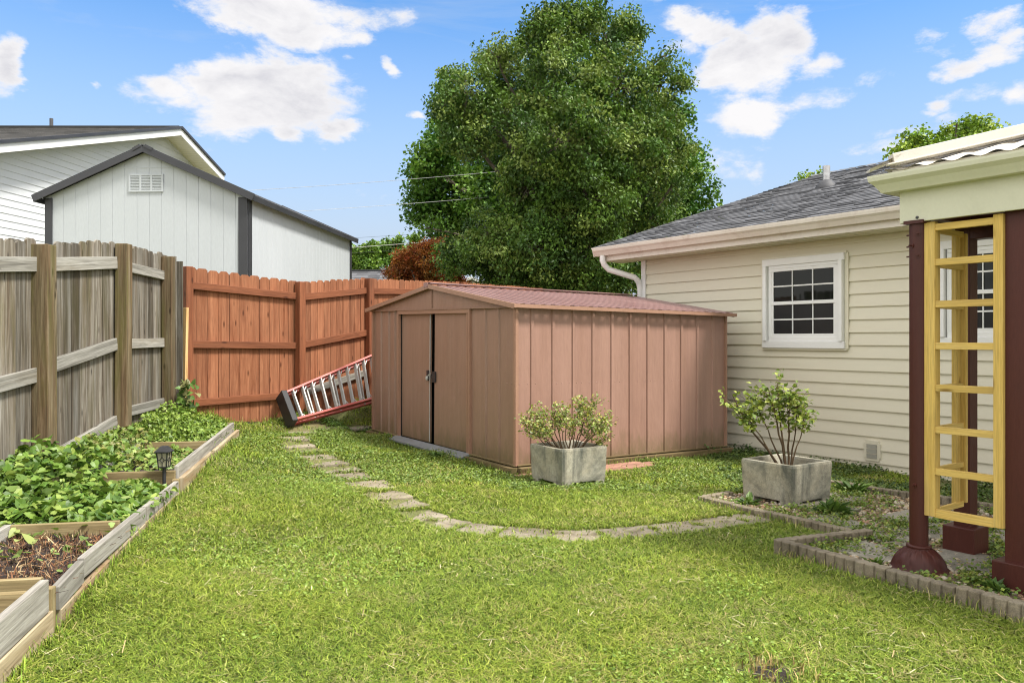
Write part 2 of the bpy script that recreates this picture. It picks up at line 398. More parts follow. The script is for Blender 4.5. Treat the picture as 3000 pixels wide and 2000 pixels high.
# ------------------------------------------------------------------ ground height
GP = np.array([
 (0,0,0),(0,3,0),(2,3,0),(-1.5,3,.02),(0,6,0),(2,6,0),(.04,8.3,0),(2.7,10.1,-.06),(-2,11.1,.05),(-2.18,3.72,.03),(-2.2,4.1,.09),
 (-2.45,5.43,.12),(-2.69,6.5,.14),(-3.3,9.7,.18),(-1.2,5,.03),(-1.5,8,.05),(-2.3,9,.11),(-4.1,7.0,.27),(-4.05,8.35,.42),(-4.1,9.56,.44),
 (-4.0,9.9,.47),(-2.92,11.0,.36),(-2.2,12.3,.46),(-2.56,10.8,.19),(-2.38,11.6,.15),(-4.1,5,.2),(2.95,10.6,-.09),(4.3,8.7,-.07),(4,5,0),(5,3,0),
 (1.2,8.2,0),(2.3,6.6,0),(-1.2,10,.03),(-3.2,8,.22),(-3.4,6.6,.24),(-2.9,4.9,.16),(-1,13.2,.3),(0,16,.3),(-6,13,.45),(-6,6,.3),(6,12,-.05),(-2.8,10.3,.16),(-1.4,12.3,.3)])
def gz(x, y):
    x = np.asarray(x, float); y = np.asarray(y, float)
    d2 = (x[..., None] - GP[:, 0]) ** 2 + (y[..., None] - GP[:, 1]) ** 2 + .02
    w = d2 ** -1.7
    z = (w * GP[:, 2]).sum(-1) / w.sum(-1)
    far = np.clip((np.hypot(x, y - 7) - 14) / 20, 0, 1)
    return z * (1 - far) + .25 * far
def gz1(x, y): return float(gz(np.array([x]), np.array([y]))[0])

def axis_vals(lo, hi, step, far):
    a = list(np.arange(lo, hi + 1e-6, step)); d = step
    l, h = [], []
    x = lo
    while x > -far: d *= 1.35; x -= d; l.append(x)
    d = step; x = hi
    while x < far: d *= 1.35; x += d; h.append(x)
    return np.array(l[::-1] + a + h)
xs = axis_vals(-6, 6, .12, 900); ys = axis_vals(-2, 17, .12, 900)
X, Y = np.meshgrid(xs, ys); Z = gz(X, Y)
mb = MB(); nx, ny = len(xs), len(ys)
mb.v = [tuple(p) for p in np.stack([X, Y, Z], -1).reshape(-1, 3)]
for j in range(ny - 1):
    for i in range(nx - 1):
        a = j * nx + i; mb.f.append((a, a + 1, a + nx + 1, a + nx)); mb.uv.append([(0, 0)] * 4); mb.t.append(.5); mb.sm.append(True)
tag(obj('ground', mb, M['ground']), kind='structure')

# ------------------------------------------------------------------ fences
def picket_panel(name, A, B, parent, mat, w, out, th, zb, zt, dog=.025, jit=.012, lean=.004):
    """boards side by side from A to B (x,y); zb/zt = bottom and top heights at the two ends; out = outward direction"""
    A = V3(*A); B = V3(*B); d = (B - A); L = d.length; d.normalize()
    n = max(1, round(L / w)); w = L / n
    mb = MB()
    for i in range(n):
        f = (i + .5) / n
        b0 = zb[0] * (1 - f) + zb[1] * f; t0 = zt[0] * (1 - f) + zt[1] * f + RD.uniform(-jit, jit)
        g = .003; hw = w / 2 - g; c = RD.uniform(.7, 1.2) * dog
        H = t0 - b0
        ln = RD.uniform(-lean, lean)
        pl = [(-hw, 0), (hw, 0), (hw + ln, H - c), (hw - c + ln, H), (-hw + c + ln, H), (-hw + ln, H - c)]
        o = A + d * (f * L) + UP * b0 + out * RD.uniform(0, .006)
        mb.prism(pl, o, d, UP, out, th)
    return obj(name, mb, mat, parent)
def rail(parent, p, q, mat, w=.038, h=.089, sag=0.0):
    p = Vector(p); q = Vector(q); mb = MB()
    mb.beam(p, q, w, h, UP)
    return obj('rail', mb, mat, parent, bevel=.004)
def post(parent, x, y, z0, z1, mat, w=.12, ax=None, lean=(0, 0)):
    mb = MB(); mb.beam((x, y, z0 - .2), (x + lean[0], y + lean[1], z1), w, w, ax or Vector((0, 1, 0)))
    return obj('post', mb, mat, parent, bevel=.006)

gf = thing('wooden_fence', 'weathered grey picket fence with mossy square posts, left of the raised bed', 'fence', (-4.1, 7.0, .2))
LP = [(-4.22, -1.2, .1, 1.95), (-4.20, 1.7, .12, 2.0), (-4.16, 4.5, .19, 2.10), (-4.09, 7.02, .268, 2.222), (-4.05, 8.35, .437, 2.385), (-4.09, 9.56, .43, 2.375)]
for i, p in enumerate(LP): post(gf, p[0], p[1], p[2], p[3] , M['post_wood'], (.12, .12, .11, .145, .125, .12)[i], lean=(RD.uniform(-.01, .01), 0))
LW = Vector((-1, 0, 0))
for i in range(5):
    a, b = LP[i], LP[i + 1]
    picket_panel('picket_panel', (a[0] - .07, a[1]), (b[0] - .07, b[1]), gf, M['grey_picket'], .138, LW, .019, (a[2] - .05, b[2] - .05), (a[3] + .0, b[3] + .035), .03, .018)
rl = [((1.70, 1.76), (.75, .78), (-.05, .0)), ((1.76, 1.82), (.78, .8), (.0, .0)), ((1.83, 2.045), (.80, 1.085), (-.0, .27)), ((2.055, 2.185), (1.135, 1.345), (.30, .545)), ((2.165, 2.15), (1.345, 1.355), (.62, .645))]
for i in range(5):
    a, b = LP[i], LP[i + 1]
    for z0, z1 in rl[i]:
        rail(gf, (a[0] - .045, a[1] + .06, z0), (b[0] - .045, b[1] - .06, z1), M['grey_rail'], .04, (.125 if i < 4 else .105))
# neighbours' backing boards seen over the top on the far side
mb = MB()
for i in range(7): mb.beam((-4.22, 5.3 + i * .3, 1.2), (-4.22 + RD.uniform(-.01, .01), 5.3 + i * .3, 2.165 + i * .012 + RD.uniform(-.02, .02)), .02, .14, Vector((0, 1, 0)))
obj('backing_board', mb, M['grey_picket'], gf)
mb = MB(); mb.beam((-4.075, 9.76, .4), (-4.075, 9.76, 2.34), .135, .03, Vector((0, 1, 0))); mb.beam((-4.17, 9.62, .4), (-4.17, 9.62, 2.40), .02, .13, Vector((0, 1, 0))); mb.beam((-4.09, 9.65, .4), (-4.09, 9.65, 2.39), .1, .02, Vector((0, 1, 0)))
obj('corner_board', mb, M['grey_picket'], gf)

rf = thing('wooden_fence', 'red brown stained picket fence with three rails behind the ladder and metal shed', 'fence', (-3.0, 11.0, .35))
RP = [(-4.0, 9.9, .47, 2.29), (-2.92, 11.07, .35, 2.185), (-2.2, 12.4, .46, 2.33), (-.9, 14.8, .5, 2.44), (.6, 17.4, .5, 2.5)]
for i, p in enumerate(RP): post(rf, p[0], p[1], p[2], p[3], M['red_rail'], .105 if i else .095, Vector((.6, .8, 0)))
rr = [((2.06, 1.985), (1.33, 1.305), (.60, .63)), ((1.975, 2.14), (1.31, 1.49), (.64, .88)), ((2.14, 2.25), (1.49, 1.62), (.88, .98)), ((2.25, 2.3), (1.6, 1.65), (.9, .95))]
for i in range(4):
    a, b = RP[i], RP[i + 1]
    d = (V3(b[0], b[1]) - V3(a[0], a[1])).normalized(); out = Vector((-d.y, d.x, 0))
    A = V3(a[0], a[1]) + out * .062; B = V3(b[0], b[1]) + out * .062
    picket_panel('picket_panel', (A.x, A.y), (B.x, B.y), rf, M['red_picket'], .14, out, .018, (a[2] - .1, b[2] - .1), (a[3] + .0, b[3] + .01), .03, .006)
    for k, (z0, z1) in enumerate(rr[i]):
        p = V3(a[0], a[1], z0) + d * .05 + out * .035; q = V3(b[0], b[1], z1) - d * .05 + out * .035
        rail(rf, p, q, M['red_rail'] if not (i == 1 and k == 2) else M['grey_rail'], .042, .09)
mb = MB(); mb.beam((-4.0, 9.78, .40), (-3.985, 9.80, 1.78), .075, .035, Vector((.6, .8, 0)))
tag(obj('timber_plank', mb, M['fresh_wood'], bevel=.003), 'fresh yellow timber plank standing upright in the corner where the two fences meet', 'plank')

# ------------------------------------------------------------------ raised bed
BD = Vector((-.198, .98, 0)); BN = Vector((-.98, -.198, 0))       # along the bed / towards the fence
def bl(y, z, off=0.0):
    """point on the bed's outer face line"""
    return Vector((-2.1 - .202 * (y - 3.6), y, z)) + BN * off
bed = thing('raised_bed', 'long raised garden bed of stacked grey and tan boards along the lawn', 'garden bed', (-2.6, 6.0, .1))
def bboard(y0, z0, y1, z1, h, th, mat, off=0.0):
    mb = MB(); mb.beam(bl(y0, z0 - h / 2, off + th / 2), bl(y1, z1 - h / 2, off + th / 2), th, h, UP)
    return obj('board', mb, mat, bed, bevel=.004)
bboard(2.2, .27, 3.66, .305, .15, .038, M['bed_grey'])
bboard(2.2, .115, 3.70, .15, .14, .038, M['bed_tan'], -.006)
bboard(3.78, .235, 4.13, .262, .115, .038, M['bed_grey'], -.004)
bboard(4.15, .268, 5.40, .268, .105, .038, M['bed_grey'])
bboard(5.42, .268, 6.42, .262, .10, .038, M['bed_grey'], -.002)
bboard(3.80, .12, 5.36, .166, .15, .038, M['bed_tan'], -.008)
bboard(5.37, .17, 6.46, .17, .13, .038, M['bed_tan'], -.006)
bboard(6.54, .365, 9.66, .395, .12, .038, M['bed_grey'], .02)
bboard(6.52, .272, 8.0, .28, .17, .04, M['bed_tan'], -.02)
bboard(8.02, .287, 9.72, .30, .17, .04, M['bed_tan'], -.03)
def cross(y, z, L, h=.11, mat=None, back=0.0, shift=.04):
    a = bl(y, z - h / 2, shift); mb = MB(); mb.beam(a, a + BN * L + BD * back, .038, h, UP)
    return obj('cross_board', mb, mat or M['bed_green'], bed, bevel=.003)
cross(3.50, .30, .62); cross(3.69, .305, .6, .2); cross(4.93, .285, .62); cross(6.50, .335, .72); cross(8.05, .375, .62); cross(9.66, .385, .75)
for y, z0, z1 in ((3.735, -.05, .245), (6.475, .0, .27)):
    mb = MB(); mb.beam(bl(y, z0, .03), bl(y, z1, .03), .05, .055, BD); obj('corner_block', mb, M['bed_green'], bed, bevel=.003)
for y0, y1 in ((2.3, 3.5), (3.7, 4.93), (4.95, 6.5), (6.5, 8.05), (8.07, 9.66)):
    mb = MB(); z = .27 if y1 < 6.6 else .37
    mb.beam(bl(y0, z - .06, .66), bl(y1, z - .06 + .02, .66), .038, .12, UP); obj('back_board', mb, M['bed_grey'], bed, bevel=.003)
# planting soil, one heap of dark mulch per compartment
mb = MB()
for y0, y1, z in ((2.3, 3.48, .19), (3.7, 4.91, .205), (4.95, 6.48, .225), (6.52, 8.03, .30), (8.07, 9.64, .32)):
    n, m_ = 22, 12
    for i in range(n):
        for j in range(m_):
            def P(i, j):
                y = y0 + (y1 - y0) * i / n; p = bl(y, 0, .04 + .61 * j / m_)
                return (p.x, p.y, z + .018 * sin(i * 2.1 + j * 1.3) * cos(j * 2.7 - i) + .01 * sin(i * 5.1) * sin(j * 4.3))
            mb.poly([P(i, j), P(i, j + 1), P(i + 1, j + 1), P(i + 1, j)], None, .5, True)
tag(obj('soil', mb, M['soil']), kind='structure')

# ------------------------------------------------------------------ lantern
L0 = Vector((-2.775, 6.40, .345))
ln = thing('garden_lantern', 'small black solar lantern with patterned panes on a stake in the bed', 'lantern', L0)
def lp(x, y, z): return L0 + Vector((x, y, z))
R = .043
mb = MB(); mb.tube([lp(0, 0, -.2), lp(0, 0, .035)], .014, 10); obj('stake', mb, M['black_metal'], ln)
mb = MB()
for sx in (-1, 1):
    for sy in (-1, 1):
        mb.beam(lp(sx * R * .74, sy * R * .74, .035), lp(sx * R * .98, sy * R * .98, .155), .008, .008, Vector((0, 1, 0)))
for z, r in ((.036, .76), (.152, 1.0)):
    for sx, sy, ax in ((0, -1, 'x'), (0, 1, 'x'), (-1, 0, 'y'), (1, 0, 'y')):
        q = Vector((R * r, 0, 0)) if ax == 'x' else Vector((0, R * r, 0))
        c = lp(sx * R * r, sy * R * r, z); mb.beam(c - q, c + q, .008, .008)
for s, ax in ((-1, 'y'), (1, 'y'), (-1, 'x'), (1, 'x')):
    def fp(u, w):
        k = .76 + .22 * w; e = s * (R * k + .0015)
        return lp(u * R * k, e, .036 + .116 * w) if ax == 'y' else lp(e, u * R * k, .036 + .116 * w)
    dm = [(0, .72), (.42, .5), (0, .28), (-.42, .5)]
    for i in range(4): mb.beam(fp(*dm[i]), fp(*dm[(i + 1) % 4]), .004, .004)
    for a, b in (((0, .72), (0, 1)), ((.42, .5), (1, .5)), ((0, .28), (0, 0)), ((-.42, .5), (-1, .5))): mb.beam(fp(*a), fp(*b), .004, .004)
mb.box(lp(0, 0, .033), (R * 1.55, R * 1.55, .006)); obj('frame', mb, M['black_metal'], ln)
mb = MB(); q = lambda k, z: [lp(-R * k, -R * k, z), lp(R * k, -R * k, z), lp(R * k, R * k, z), lp(-R * k, R * k, z)]
a, b = q(.74, .037), q(.95, .152)
for i in range(4): mb.poly([a[i], a[(i + 1) % 4], b[(i + 1) % 4], b[i]])
obj('pane', mb, M['lens'], ln)
mb = MB(); lv = [q(1.3, .152), q(1.3, .16), q(.6, .195), q(.5, .20)]
for k in range(3):
    for i in range(4): mb.poly([lv[k][i], lv[k][(i + 1) % 4], lv[k + 1][(i + 1) % 4], lv[k + 1][i]])
mb.poly(lv[0][::-1]); mb.poly(lv[3]); obj('cap', mb, M['black_plastic'], ln, bevel=.002)
# ------------------------------------------------------------------ metal shed
SO = Vector((.04, 8.3, 0)); SU = Vector((.8235, .567, 0)); SV = Vector((-.567, .8235, 0)); LU, LV, SH = 3.22, 3.46, 1.76
def sp(u, v, z, o=0.0, which='f'):
    """point of the shed: u along the long side, v along the door front, o = distance out of that wall"""
    p = SO + SU * u + SV * v + UP * (z - .012 * u + .016 * v)
    return p - (SU if which == 'f' else SV) * o
shed = thing('metal_shed', 'copper brown metal shed with ribbed maroon gable roof and two sliding doors', 'shed', SO)
def ribbed(which, segs, z0, z1, ribs, rw=.034, rd=.016, top=None):
    """sheet wall over segs [(a0,a1)] along the wall with raised ribs at the given positions"""
    mb = MB()
    for a0, a1 in segs:
        pr = [(a0, 0)]
        for r in sorted(ribs):
            if a0 + rw < r < a1 - rw: pr += [(r - rw / 2 - .007, 0), (r - rw / 2, rd), (r + rw / 2, rd), (r + rw / 2 + .007, 0)]
        pr.append((a1, 0))
        for (p, d), (q, e) in zip(pr, pr[1:]):
            n = 1
            c = [(p, d, z0), (q, e, z0), (q, e, z1), (p, d, z1)]
            P = [sp(0, k, z, dd) if which == 'f' else sp(k, 0, z, dd, 's') for k, dd, z in c]
            if which == 'f': P = P[::-1]
            mb.poly(P, None, .5)
    return mb
B0 = .085
sr = [.204 + .2785 * k for k in range(11)]
mb_side = ribbed('s', [(0, LU)], B0, SH, sr)
fr = [.32, .58, 2.80, 2.98, 3.22]
mb_fr = ribbed('f', [(0, .90)], B0, SH, fr); mb_fl = ribbed('f', [(2.64, LV)], B0, SH, fr)
mb = MB()
mb.poly([sp(LU, 0, B0), sp(LU, LV, B0), sp(LU, LV, SH), sp(LU, LV / 2, SH + .22), sp(LU, 0, SH)])
mb.poly([sp(0, LV, B0), sp(LU, LV, B0), sp(LU, LV, SH), sp(0, LV, SH)])
obj('rear_wall', mb, M['shed_wall'], shed)
mb = MB()   # gable over the doors, with a centre joint and a lower lip
pk = SH + .235
for (v0, v1) in ((-.0, LV / 2 - .003), (LV / 2 + .003, LV)):
    zt = lambda v: SH - .01 + (pk - SH) * (1 - abs(v - LV / 2) / (LV / 2))
    P = [sp(0, v0, SH - .03, .03), sp(0, v0, zt(v0), .03), sp(0, v1, zt(v1), .03), sp(0, v1, SH - .03, .03)]
    mb.poly(P)
mb.beam(sp(0, 0, SH - .03, .025), sp(0, LV, SH - .03, .025), .03, .018); mb.beam(sp(0, LV / 2, SH - .03, .032), sp(0, LV / 2, pk - .03, .032), .02, .012, SV)
obj('gable_panel', mb, M['shed_front_shaded'], shed)
for u, v in ((0, 0), (LU, 0), (0, LV)):
    mb = MB(); mb.beam(sp(u, v, B0, .006), sp(u, v, SH, .006), .05, .03, SU)
    if u == v: mb.beam(sp(-.002, -.006, B0), sp(-.002, -.006, SH), .022, .05, SU)
    obj('corner_trim', mb, M['shed_trim'], shed)
# door frame, doors, threshold
mb = MB()
for v in (.885, .935, 2.655): mb.beam(sp(0, v, B0, .012), sp(0, v, SH - .035, .012), .035 if v != .935 else .02, .03, SV)
mb.beam(sp(0, .87, SH - .055, .014), sp(0, 2.67, SH - .055, .014), .034, .06)
obj('door_frame', mb, M['shed_trim'], shed)
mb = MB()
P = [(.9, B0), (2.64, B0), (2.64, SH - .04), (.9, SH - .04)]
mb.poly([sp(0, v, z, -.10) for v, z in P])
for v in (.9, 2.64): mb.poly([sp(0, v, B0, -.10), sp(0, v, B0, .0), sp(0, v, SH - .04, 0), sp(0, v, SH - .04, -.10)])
obj('doorway_shade_box', mb, M['shed_gap_shade'], shed)  # shallow black box that paints in the shade behind the door gap
def door(v0b, v1b, v0t, v1t, o):
    mb = MB(); zb, zt = B0 + .012, SH - .085
    a = [sp(0, v0b, zb, o), sp(0, v1b, zb, o), sp(0, v1t, zt, o), sp(0, v0t, zt, o)]
    b = [p + SU * .022 for p in a]
    mb.poly(a[::-1]); mb.poly(b)
    for i in range(4): mb.poly([a[i], a[(i + 1) % 4], b[(i + 1) % 4], b[i]])
    return mb
def screw0(mb, v, z, o):
    p = sp(0, v, z, o); mb.faces([p - SU * .005] + [p + SV * cos(a) * .0075 + UP * sin(a) * .0075 for a in np.linspace(0, 2 * pi, 7)[:-1]], [(0, 1 + i, 1 + (i + 1) % 6) for i in range(6)], [[(0, 0)] * 3] * 6, .1)
mb = door(1.885, 2.642, 1.862, 2.642, -.022); [screw0(mb, 2.2, z, -.024) for z in (.4, .98, 1.42)]
dl = obj('door', mb, M['shed_front_shaded'], shed)
mb = door(.935, 1.745, .935, 1.725, -.005); [screw0(mb, 1.36, z, -.004) for z in (.35, .95, 1.4)]
dr = obj('door', mb, M['shed_front_shaded'], shed)
mb = MB(); mb.beam(sp(0, 1.884, B0 + .02, -.016), sp(0, 1.861, SH - .09, -.016), .006, .012, SV); obj('edge_strip', mb, M['alu'], dl)
mb = MB(); mb.box(sp(0, 1.915, .92, -.01), (.012, .055, .125), (SU, SV)); obj('hasp_plate', mb, M['black_metal'], dl, bevel=.002)
mb = MB(); mb.box(sp(0, 1.725, .91, .008), (.016, .075, .13), (SU, SV)); mb.box(sp(0, 1.775, .915, .006), (.01, .04, .05), (SU, SV)); obj('hasp_plate', mb, M['black_metal'], dr, bevel=.002)
PL = sp(0, 1.845, .90, .03)
pd = thing('padlock', 'small steel padlock hanging from the hasp on the metal shed doors', 'padlock', PL)
mb = MB(); mb.box(PL + SV * .022 - UP * .012, (.02, .042, .038), (SU, (SV + UP * .5).normalized())); obj('lock_body', mb, M['alu'], pd, bevel=.004)
mb = MB(); mb.tube([PL + SV * .01 + UP * .01, PL - SV * .05 + UP * .045, PL - SV * .062 + UP * .06, PL - SV * .066 + UP * .045, PL - SV * .03 + UP * .018], .0045, 8); obj('shackle', mb, M['alu'], pd)
mb = MB(); mb.tube([PL + SV * .045 + UP * .0 + SV * (.013 * cos(a)) + UP * (.017 * sin(a) - .05) for a in np.linspace(0, 2 * pi, 14)], .0018, 6, caps=False); obj('key_ring', mb, M['shed_trim'], pd)
mb = MB(); z = B0 + .012
mb.poly([sp(0, .86, z, .02), sp(0, .86, z - .035, .15), sp(0, 2.70, z - .035, .15), sp(0, 2.70, z, .02)])
mb.poly([sp(0, .86, z - .035, .15), sp(0, .86, z - .055, .15), sp(0, 2.70, z - .055, .15), sp(0, 2.70, z - .035, .15)])
for v in (.86, 2.70): mb.poly([sp(0, v, z, .02), sp(0, v, z - .035, .15), sp(0, v, z - .055, .15), sp(0, v, z - .055, .02)])
obj('threshold', mb, M['sill'], shed)
mb = MB(); mb.beam(sp(-.05, -.03, .03), sp(-.05, LV + .05, .03), .1, .085); mb.beam(sp(0, -.045, .03), sp(LU + .05, -.045, .03), .1, .085)
mb.beam(sp(-.02, -.02, B0 + .004), sp(-.02, .87, B0 + .004), .045, .012); mb.beam(sp(-.02, 2.68, B0 + .004), sp(-.02, LV, B0 + .004), .045, .012); mb.beam(sp(0, -.012, B0 + .004), sp(LU, -.012, B0 + .004), .045, .012)
obj('base_timber', mb, M['timber'], shed, bevel=.004)
# roof: two ribbed sheets, edge trim, ridge cap
HV = LV / 2 + .07
def roof_pt(u, k, s, up=0.0):
    """k 0..1 from ridge to eave on side s (-1 = side wall, +1 = rear)"""
    v = LV / 2 + s * k * HV; z = pk + .015 - (pk - SH + .03) * k * 1.0
    return sp(u, v, z + up)
for s in (-1, 1):
    mb = MB(); u0, u1 = -.06, LU + .08
    pr = []; pitch = .262; u = u0
    while u < u1 - .02:
        pr += [(u, 0), (u + .06, 0), (u + .066, .02), (u + .126, .02), (u + .132, 0)]; u += pitch / 2.0
    pr = [(a, b) for a, b in pr if a < u1 - .005] + [(u1, 0)]
    for (a, h), (b, g) in zip(pr, pr[1:]):
        P = [roof_pt(a, .03, s, h), roof_pt(b, .03, s, g), roof_pt(b, 1.0, s, g), roof_pt(a, 1.0, s, h)]
        mb.poly(P if s > 0 else P[::-1], None, .5 + (.5 if h > 0 and g > 0 else 0))
    obj('roof_sheet', mb, M['shed_roof'], shed)
mb = MB()
for s in (-1, 1):
    mb.beam(roof_pt(-.075, 0, s, -.008), roof_pt(-.075, 1.01, s, -.008), .03, .05)
    mb.beam(roof_pt(-.09, 1.01, s, -.004), roof_pt(LU + .10, 1.01, s, -.004), .03, .038)
    mb.beam(roof_pt(LU + .085, 0, s, -.01), roof_pt(LU + .085, 1.0, s, -.01), .02, .045)
obj('roof_trim', mb, M['shed_trim'], shed)
mb = MB()
for s in (-1, 1):
    P = [roof_pt(-.085, 0, s, .043), roof_pt(LU + .09, 0, s, .043), roof_pt(LU + .09, .055, s, .04), roof_pt(-.085, .055, s, .04)]
    mb.poly(P if s > 0 else P[::-1])
mb.beam(roof_pt(-.087, 0, -1, .012), roof_pt(-.087, 0, 1, .012) + SV * .1, .02, .055)
obj('ridge_cap', mb, M['shed_roof'], shed)
def screw(mb, p, n):
    t = n.cross(UP).normalized(); r = .0075
    mb.faces([p + n * .005] + [p + t * cos(a) * r + UP * sin(a) * r for a in np.linspace(0, 2 * pi, 7)[:-1]], [(0, 1 + i, 1 + (i + 1) % 6) for i in range(6)], [[(0, 0)] * 3] * 6, .1)
for i in range(12):
    for du in (.05, .12, .225):
        u = .204 + .2785 * (i - 1) + du
        if .02 < u < LU - .02 and RD.random() < .8: screw(mb_side, sp(u, 0, .93, .0, 's'), -SV)
for i in range(22): screw(mb_side, sp(.06 + i * .147, 0, B0 + .045, .0, 's'), -SV)
for v, z in [(q, .93) for q in (.08, .16, .40, .50, .68, 2.76, 2.92, 3.1, 3.3)] + [(q, B0 + .04) for q in (.2, .45, .7, 3.0, 3.3)]: screw(mb_fr if v < 2 else mb_fl, sp(0, v, z, .0), -SU)
obj('side_wall', mb_side, M['shed_wall'], shed); obj('front_wall', mb_fr, M['shed_front_shaded'], shed); obj('front_wall', mb_fl, M['shed_front_shaded'], shed)

# ------------------------------------------------------------------ ladder lying on its side against the fence
La, Lb = Vector((-2.86, 10.56, .33)), Vector((-1.45, 12.42, .66))
Lc, Ld = Vector((-3.05, 10.76, .665)), Vector((-1.52, 12.58, 1.42))
lad = thing('step_ladder', 'red step ladder lying on its side against the red fence', 'ladder', La)
nrm = (Lb - La).cross(Lc - La).normalized()
if nrm.y > 0: nrm = -nrm
LB = -nrm * .10
for p, q in ((La, Lb), (Lc, Ld), (La + LB, Lb + LB * 1.2), (Lc + LB, Ld + LB * 1.2)):
    mb = MB(); dd = (q - p).normalized()
    mb.beam(p, q, .07 if p in (La, Lc) else .045, .03, nrm.cross(dd)); obj('rail', mb, M['red_fiber'], lad, bevel=.003)
for k in range(15):
    f = .05 + k * .064
    a = La.lerp(Lb, f); b = Lc.lerp(Ld, f); d = (b - a); dd = (Lb - La).normalized()
    mb = MB(); mb.beam(a + d * .03, b - d * .03, .055, .020, dd)
    for e, sgn in ((a, 1), (b, -1)):
        m_ = e + d * .2 * sgn
        mb.beam(e + dd * .075 + d * .02 * sgn, m_, .014, .01, nrm); mb.beam(e + nrm * .03 + d * .03 * sgn, m_ + nrm * .03, .012, .012, dd)
    obj('rung', mb, M['alu'], lad, bevel=.002)
    if k % 3 == 1:
        f += .05; a2 = La.lerp(Lb, f) + LB; b2 = Lc.lerp(Ld, f) + LB; mb = MB(); mb.beam(a2, b2, .04, .02, dd); obj('brace', mb, M['alu'], lad)
mb = MB(); dd = (Lb - La).normalized(); ax = (Lc - La).normalized()
mb.beam(La - ax * .03 - dd * .02 + LB * .5, Lc + ax * .03 - dd * .02 + LB * .5, .20, .085, dd); obj('top_cap', mb, M['black_plastic'], lad, bevel=.012)

# ------------------------------------------------------------------ house
HO = Vector((1.966, 12.0, 0))
def hp(s, z, o=0.0): return HO + EF * s - NI * o + UP * z          # o = out of the wall
def hs(px):
    r = (px - 1500) / FPX; return (12 * r - 1.966) / (.575 + .818 * r)
house = thing('brick_ranch_house'.replace('brick_', ''), 'cream vinyl sided house with grey shingle gable roof behind the metal shed', 'house', HO)
mb = MB(); z = -.14; EXP = .1465; k = 0; SL = 9.5; TOP = 2.56
while z < TOP:
    z1 = min(z + EXP, TOP)
    cuts = [0.0]
    x = RD.uniform(.8, 3.2)
    while x < SL: cuts.append(x); x += RD.uniform(2.6, 3.7)
    cuts.append(SL)
    for a, b in zip(cuts, cuts[1:]):
        e = .0012 * (len(cuts) % 2)
        mb.poly([hp(a, z, .022 + e), hp(b, z, .022), hp(b, z + .01, .0225), hp(a, z + .01, .0225)], None, RD.uniform(.3, .7))
        mb.poly([hp(a, z + .01, .0225), hp(b, z + .01, .0225), hp(b, z1 + .004, .001), hp(a, z1 + .004, .001 + e)], None, RD.uniform(.3, .7))
        mb.poly([hp(a, z, 0), hp(b, z, 0), hp(b, z, .022), hp(a, z, .022 + e)], None, .5)
    z = z1
obj('siding_wall', mb, M['siding'], house)
mb = MB(); W2 = 10.9   # other walls
Q = lambda s, n, z: HO + EF * s + NI * n + UP * z
RIDGE_N, RZ, EZ, SLOPE = 5.0, 4.47, 2.76, .313
mb.poly([Q(0, .001, -.2), Q(0, W2, -.2), Q(0, W2, 2.6), Q(0, RIDGE_N, 4.2), Q(0, .001, 2.6)]); mb.poly([Q(0, W2, -.2), Q(SL, W2, -.2), Q(SL, W2, 2.6), Q(0, W2, 2.6)]); mb.poly([Q(SL, .001, -.2), Q(SL, W2, -.2), Q(SL, W2, 2.6), Q(SL, RIDGE_N, 4.2), Q(SL, .001, 2.6)])
obj('rear_wall', mb, M['siding'], house)
mb = MB(); mb.beam(hp(.035, -.14, .028), hp(.035, 2.56, .028), .085, .03, NI); obj('corner_trim', mb, M['white'], house, bevel=.003)
OV = .42; G0 = -.52
mb = MB(); mb.poly([hp(G0 + .05, 2.565, OV), hp(SL, 2.565, OV), hp(SL, 2.565, -.02), hp(G0 + .05, 2.565, -.02)])
for i in range(60):
    s = G0 + .1 + i * .165; mb.beam(hp(s, 2.562, OV - .01), hp(s, 2.562, .01), .012, .006)
obj('soffit', mb, M['cream_trim'], house)
mb = MB(); mb.beam(hp(G0 + .03, 2.645, OV + .008), hp(SL, 2.645, OV + .008), .018, .16); obj('fascia', mb, M['gutter'], house)
def gutter_mb(P, s0, s1, zt, o, h=.115, w=.12, capend=True):
    """K-style gutter; P(s,z,o)"""
    mb = MB()
    pf = [(0, 0), (0, -h), (w * .55, -h), (w * .62, -h * .85), (w * .78, -h * .55), (w * .97, -h * .33), (w, -h * .12), (w, 0), (w - .012, 0), (w - .012, -.02)]
    for (a, b), (c, d) in zip(pf, pf[1:]):
        mb.poly([P(s0, zt + b, o + a), P(s1, zt + b, o + a), P(s1, zt + d, o + c), P(s0, zt + d, o + c)], None, .5)
    for s in (s0, s1): mb.poly([P(s, zt + b, o + a) for a, b in pf[:8]])
    return mb
gt = obj('gutter', gutter_mb(hp, G0, SL, 2.755, OV + .018), M['gutter'], house)
mb = MB()
p0 = hp(G0 + .16, 2.64, OV + .07)
mb.tube([p0, p0 - UP * .07, p0 - UP * .13 + NI * .03, p0 - UP * .2 + NI * .10 + EF * .02, hp(-.03, 2.31, .15), hp(-.02, 2.25, .08), hp(-.02, 2.15, .05), hp(-.02, -.05, .05)], [.042, .042, .045, .045, .045, .045, .042, .042], 10)
obj('downspout', mb, M['white'], house)
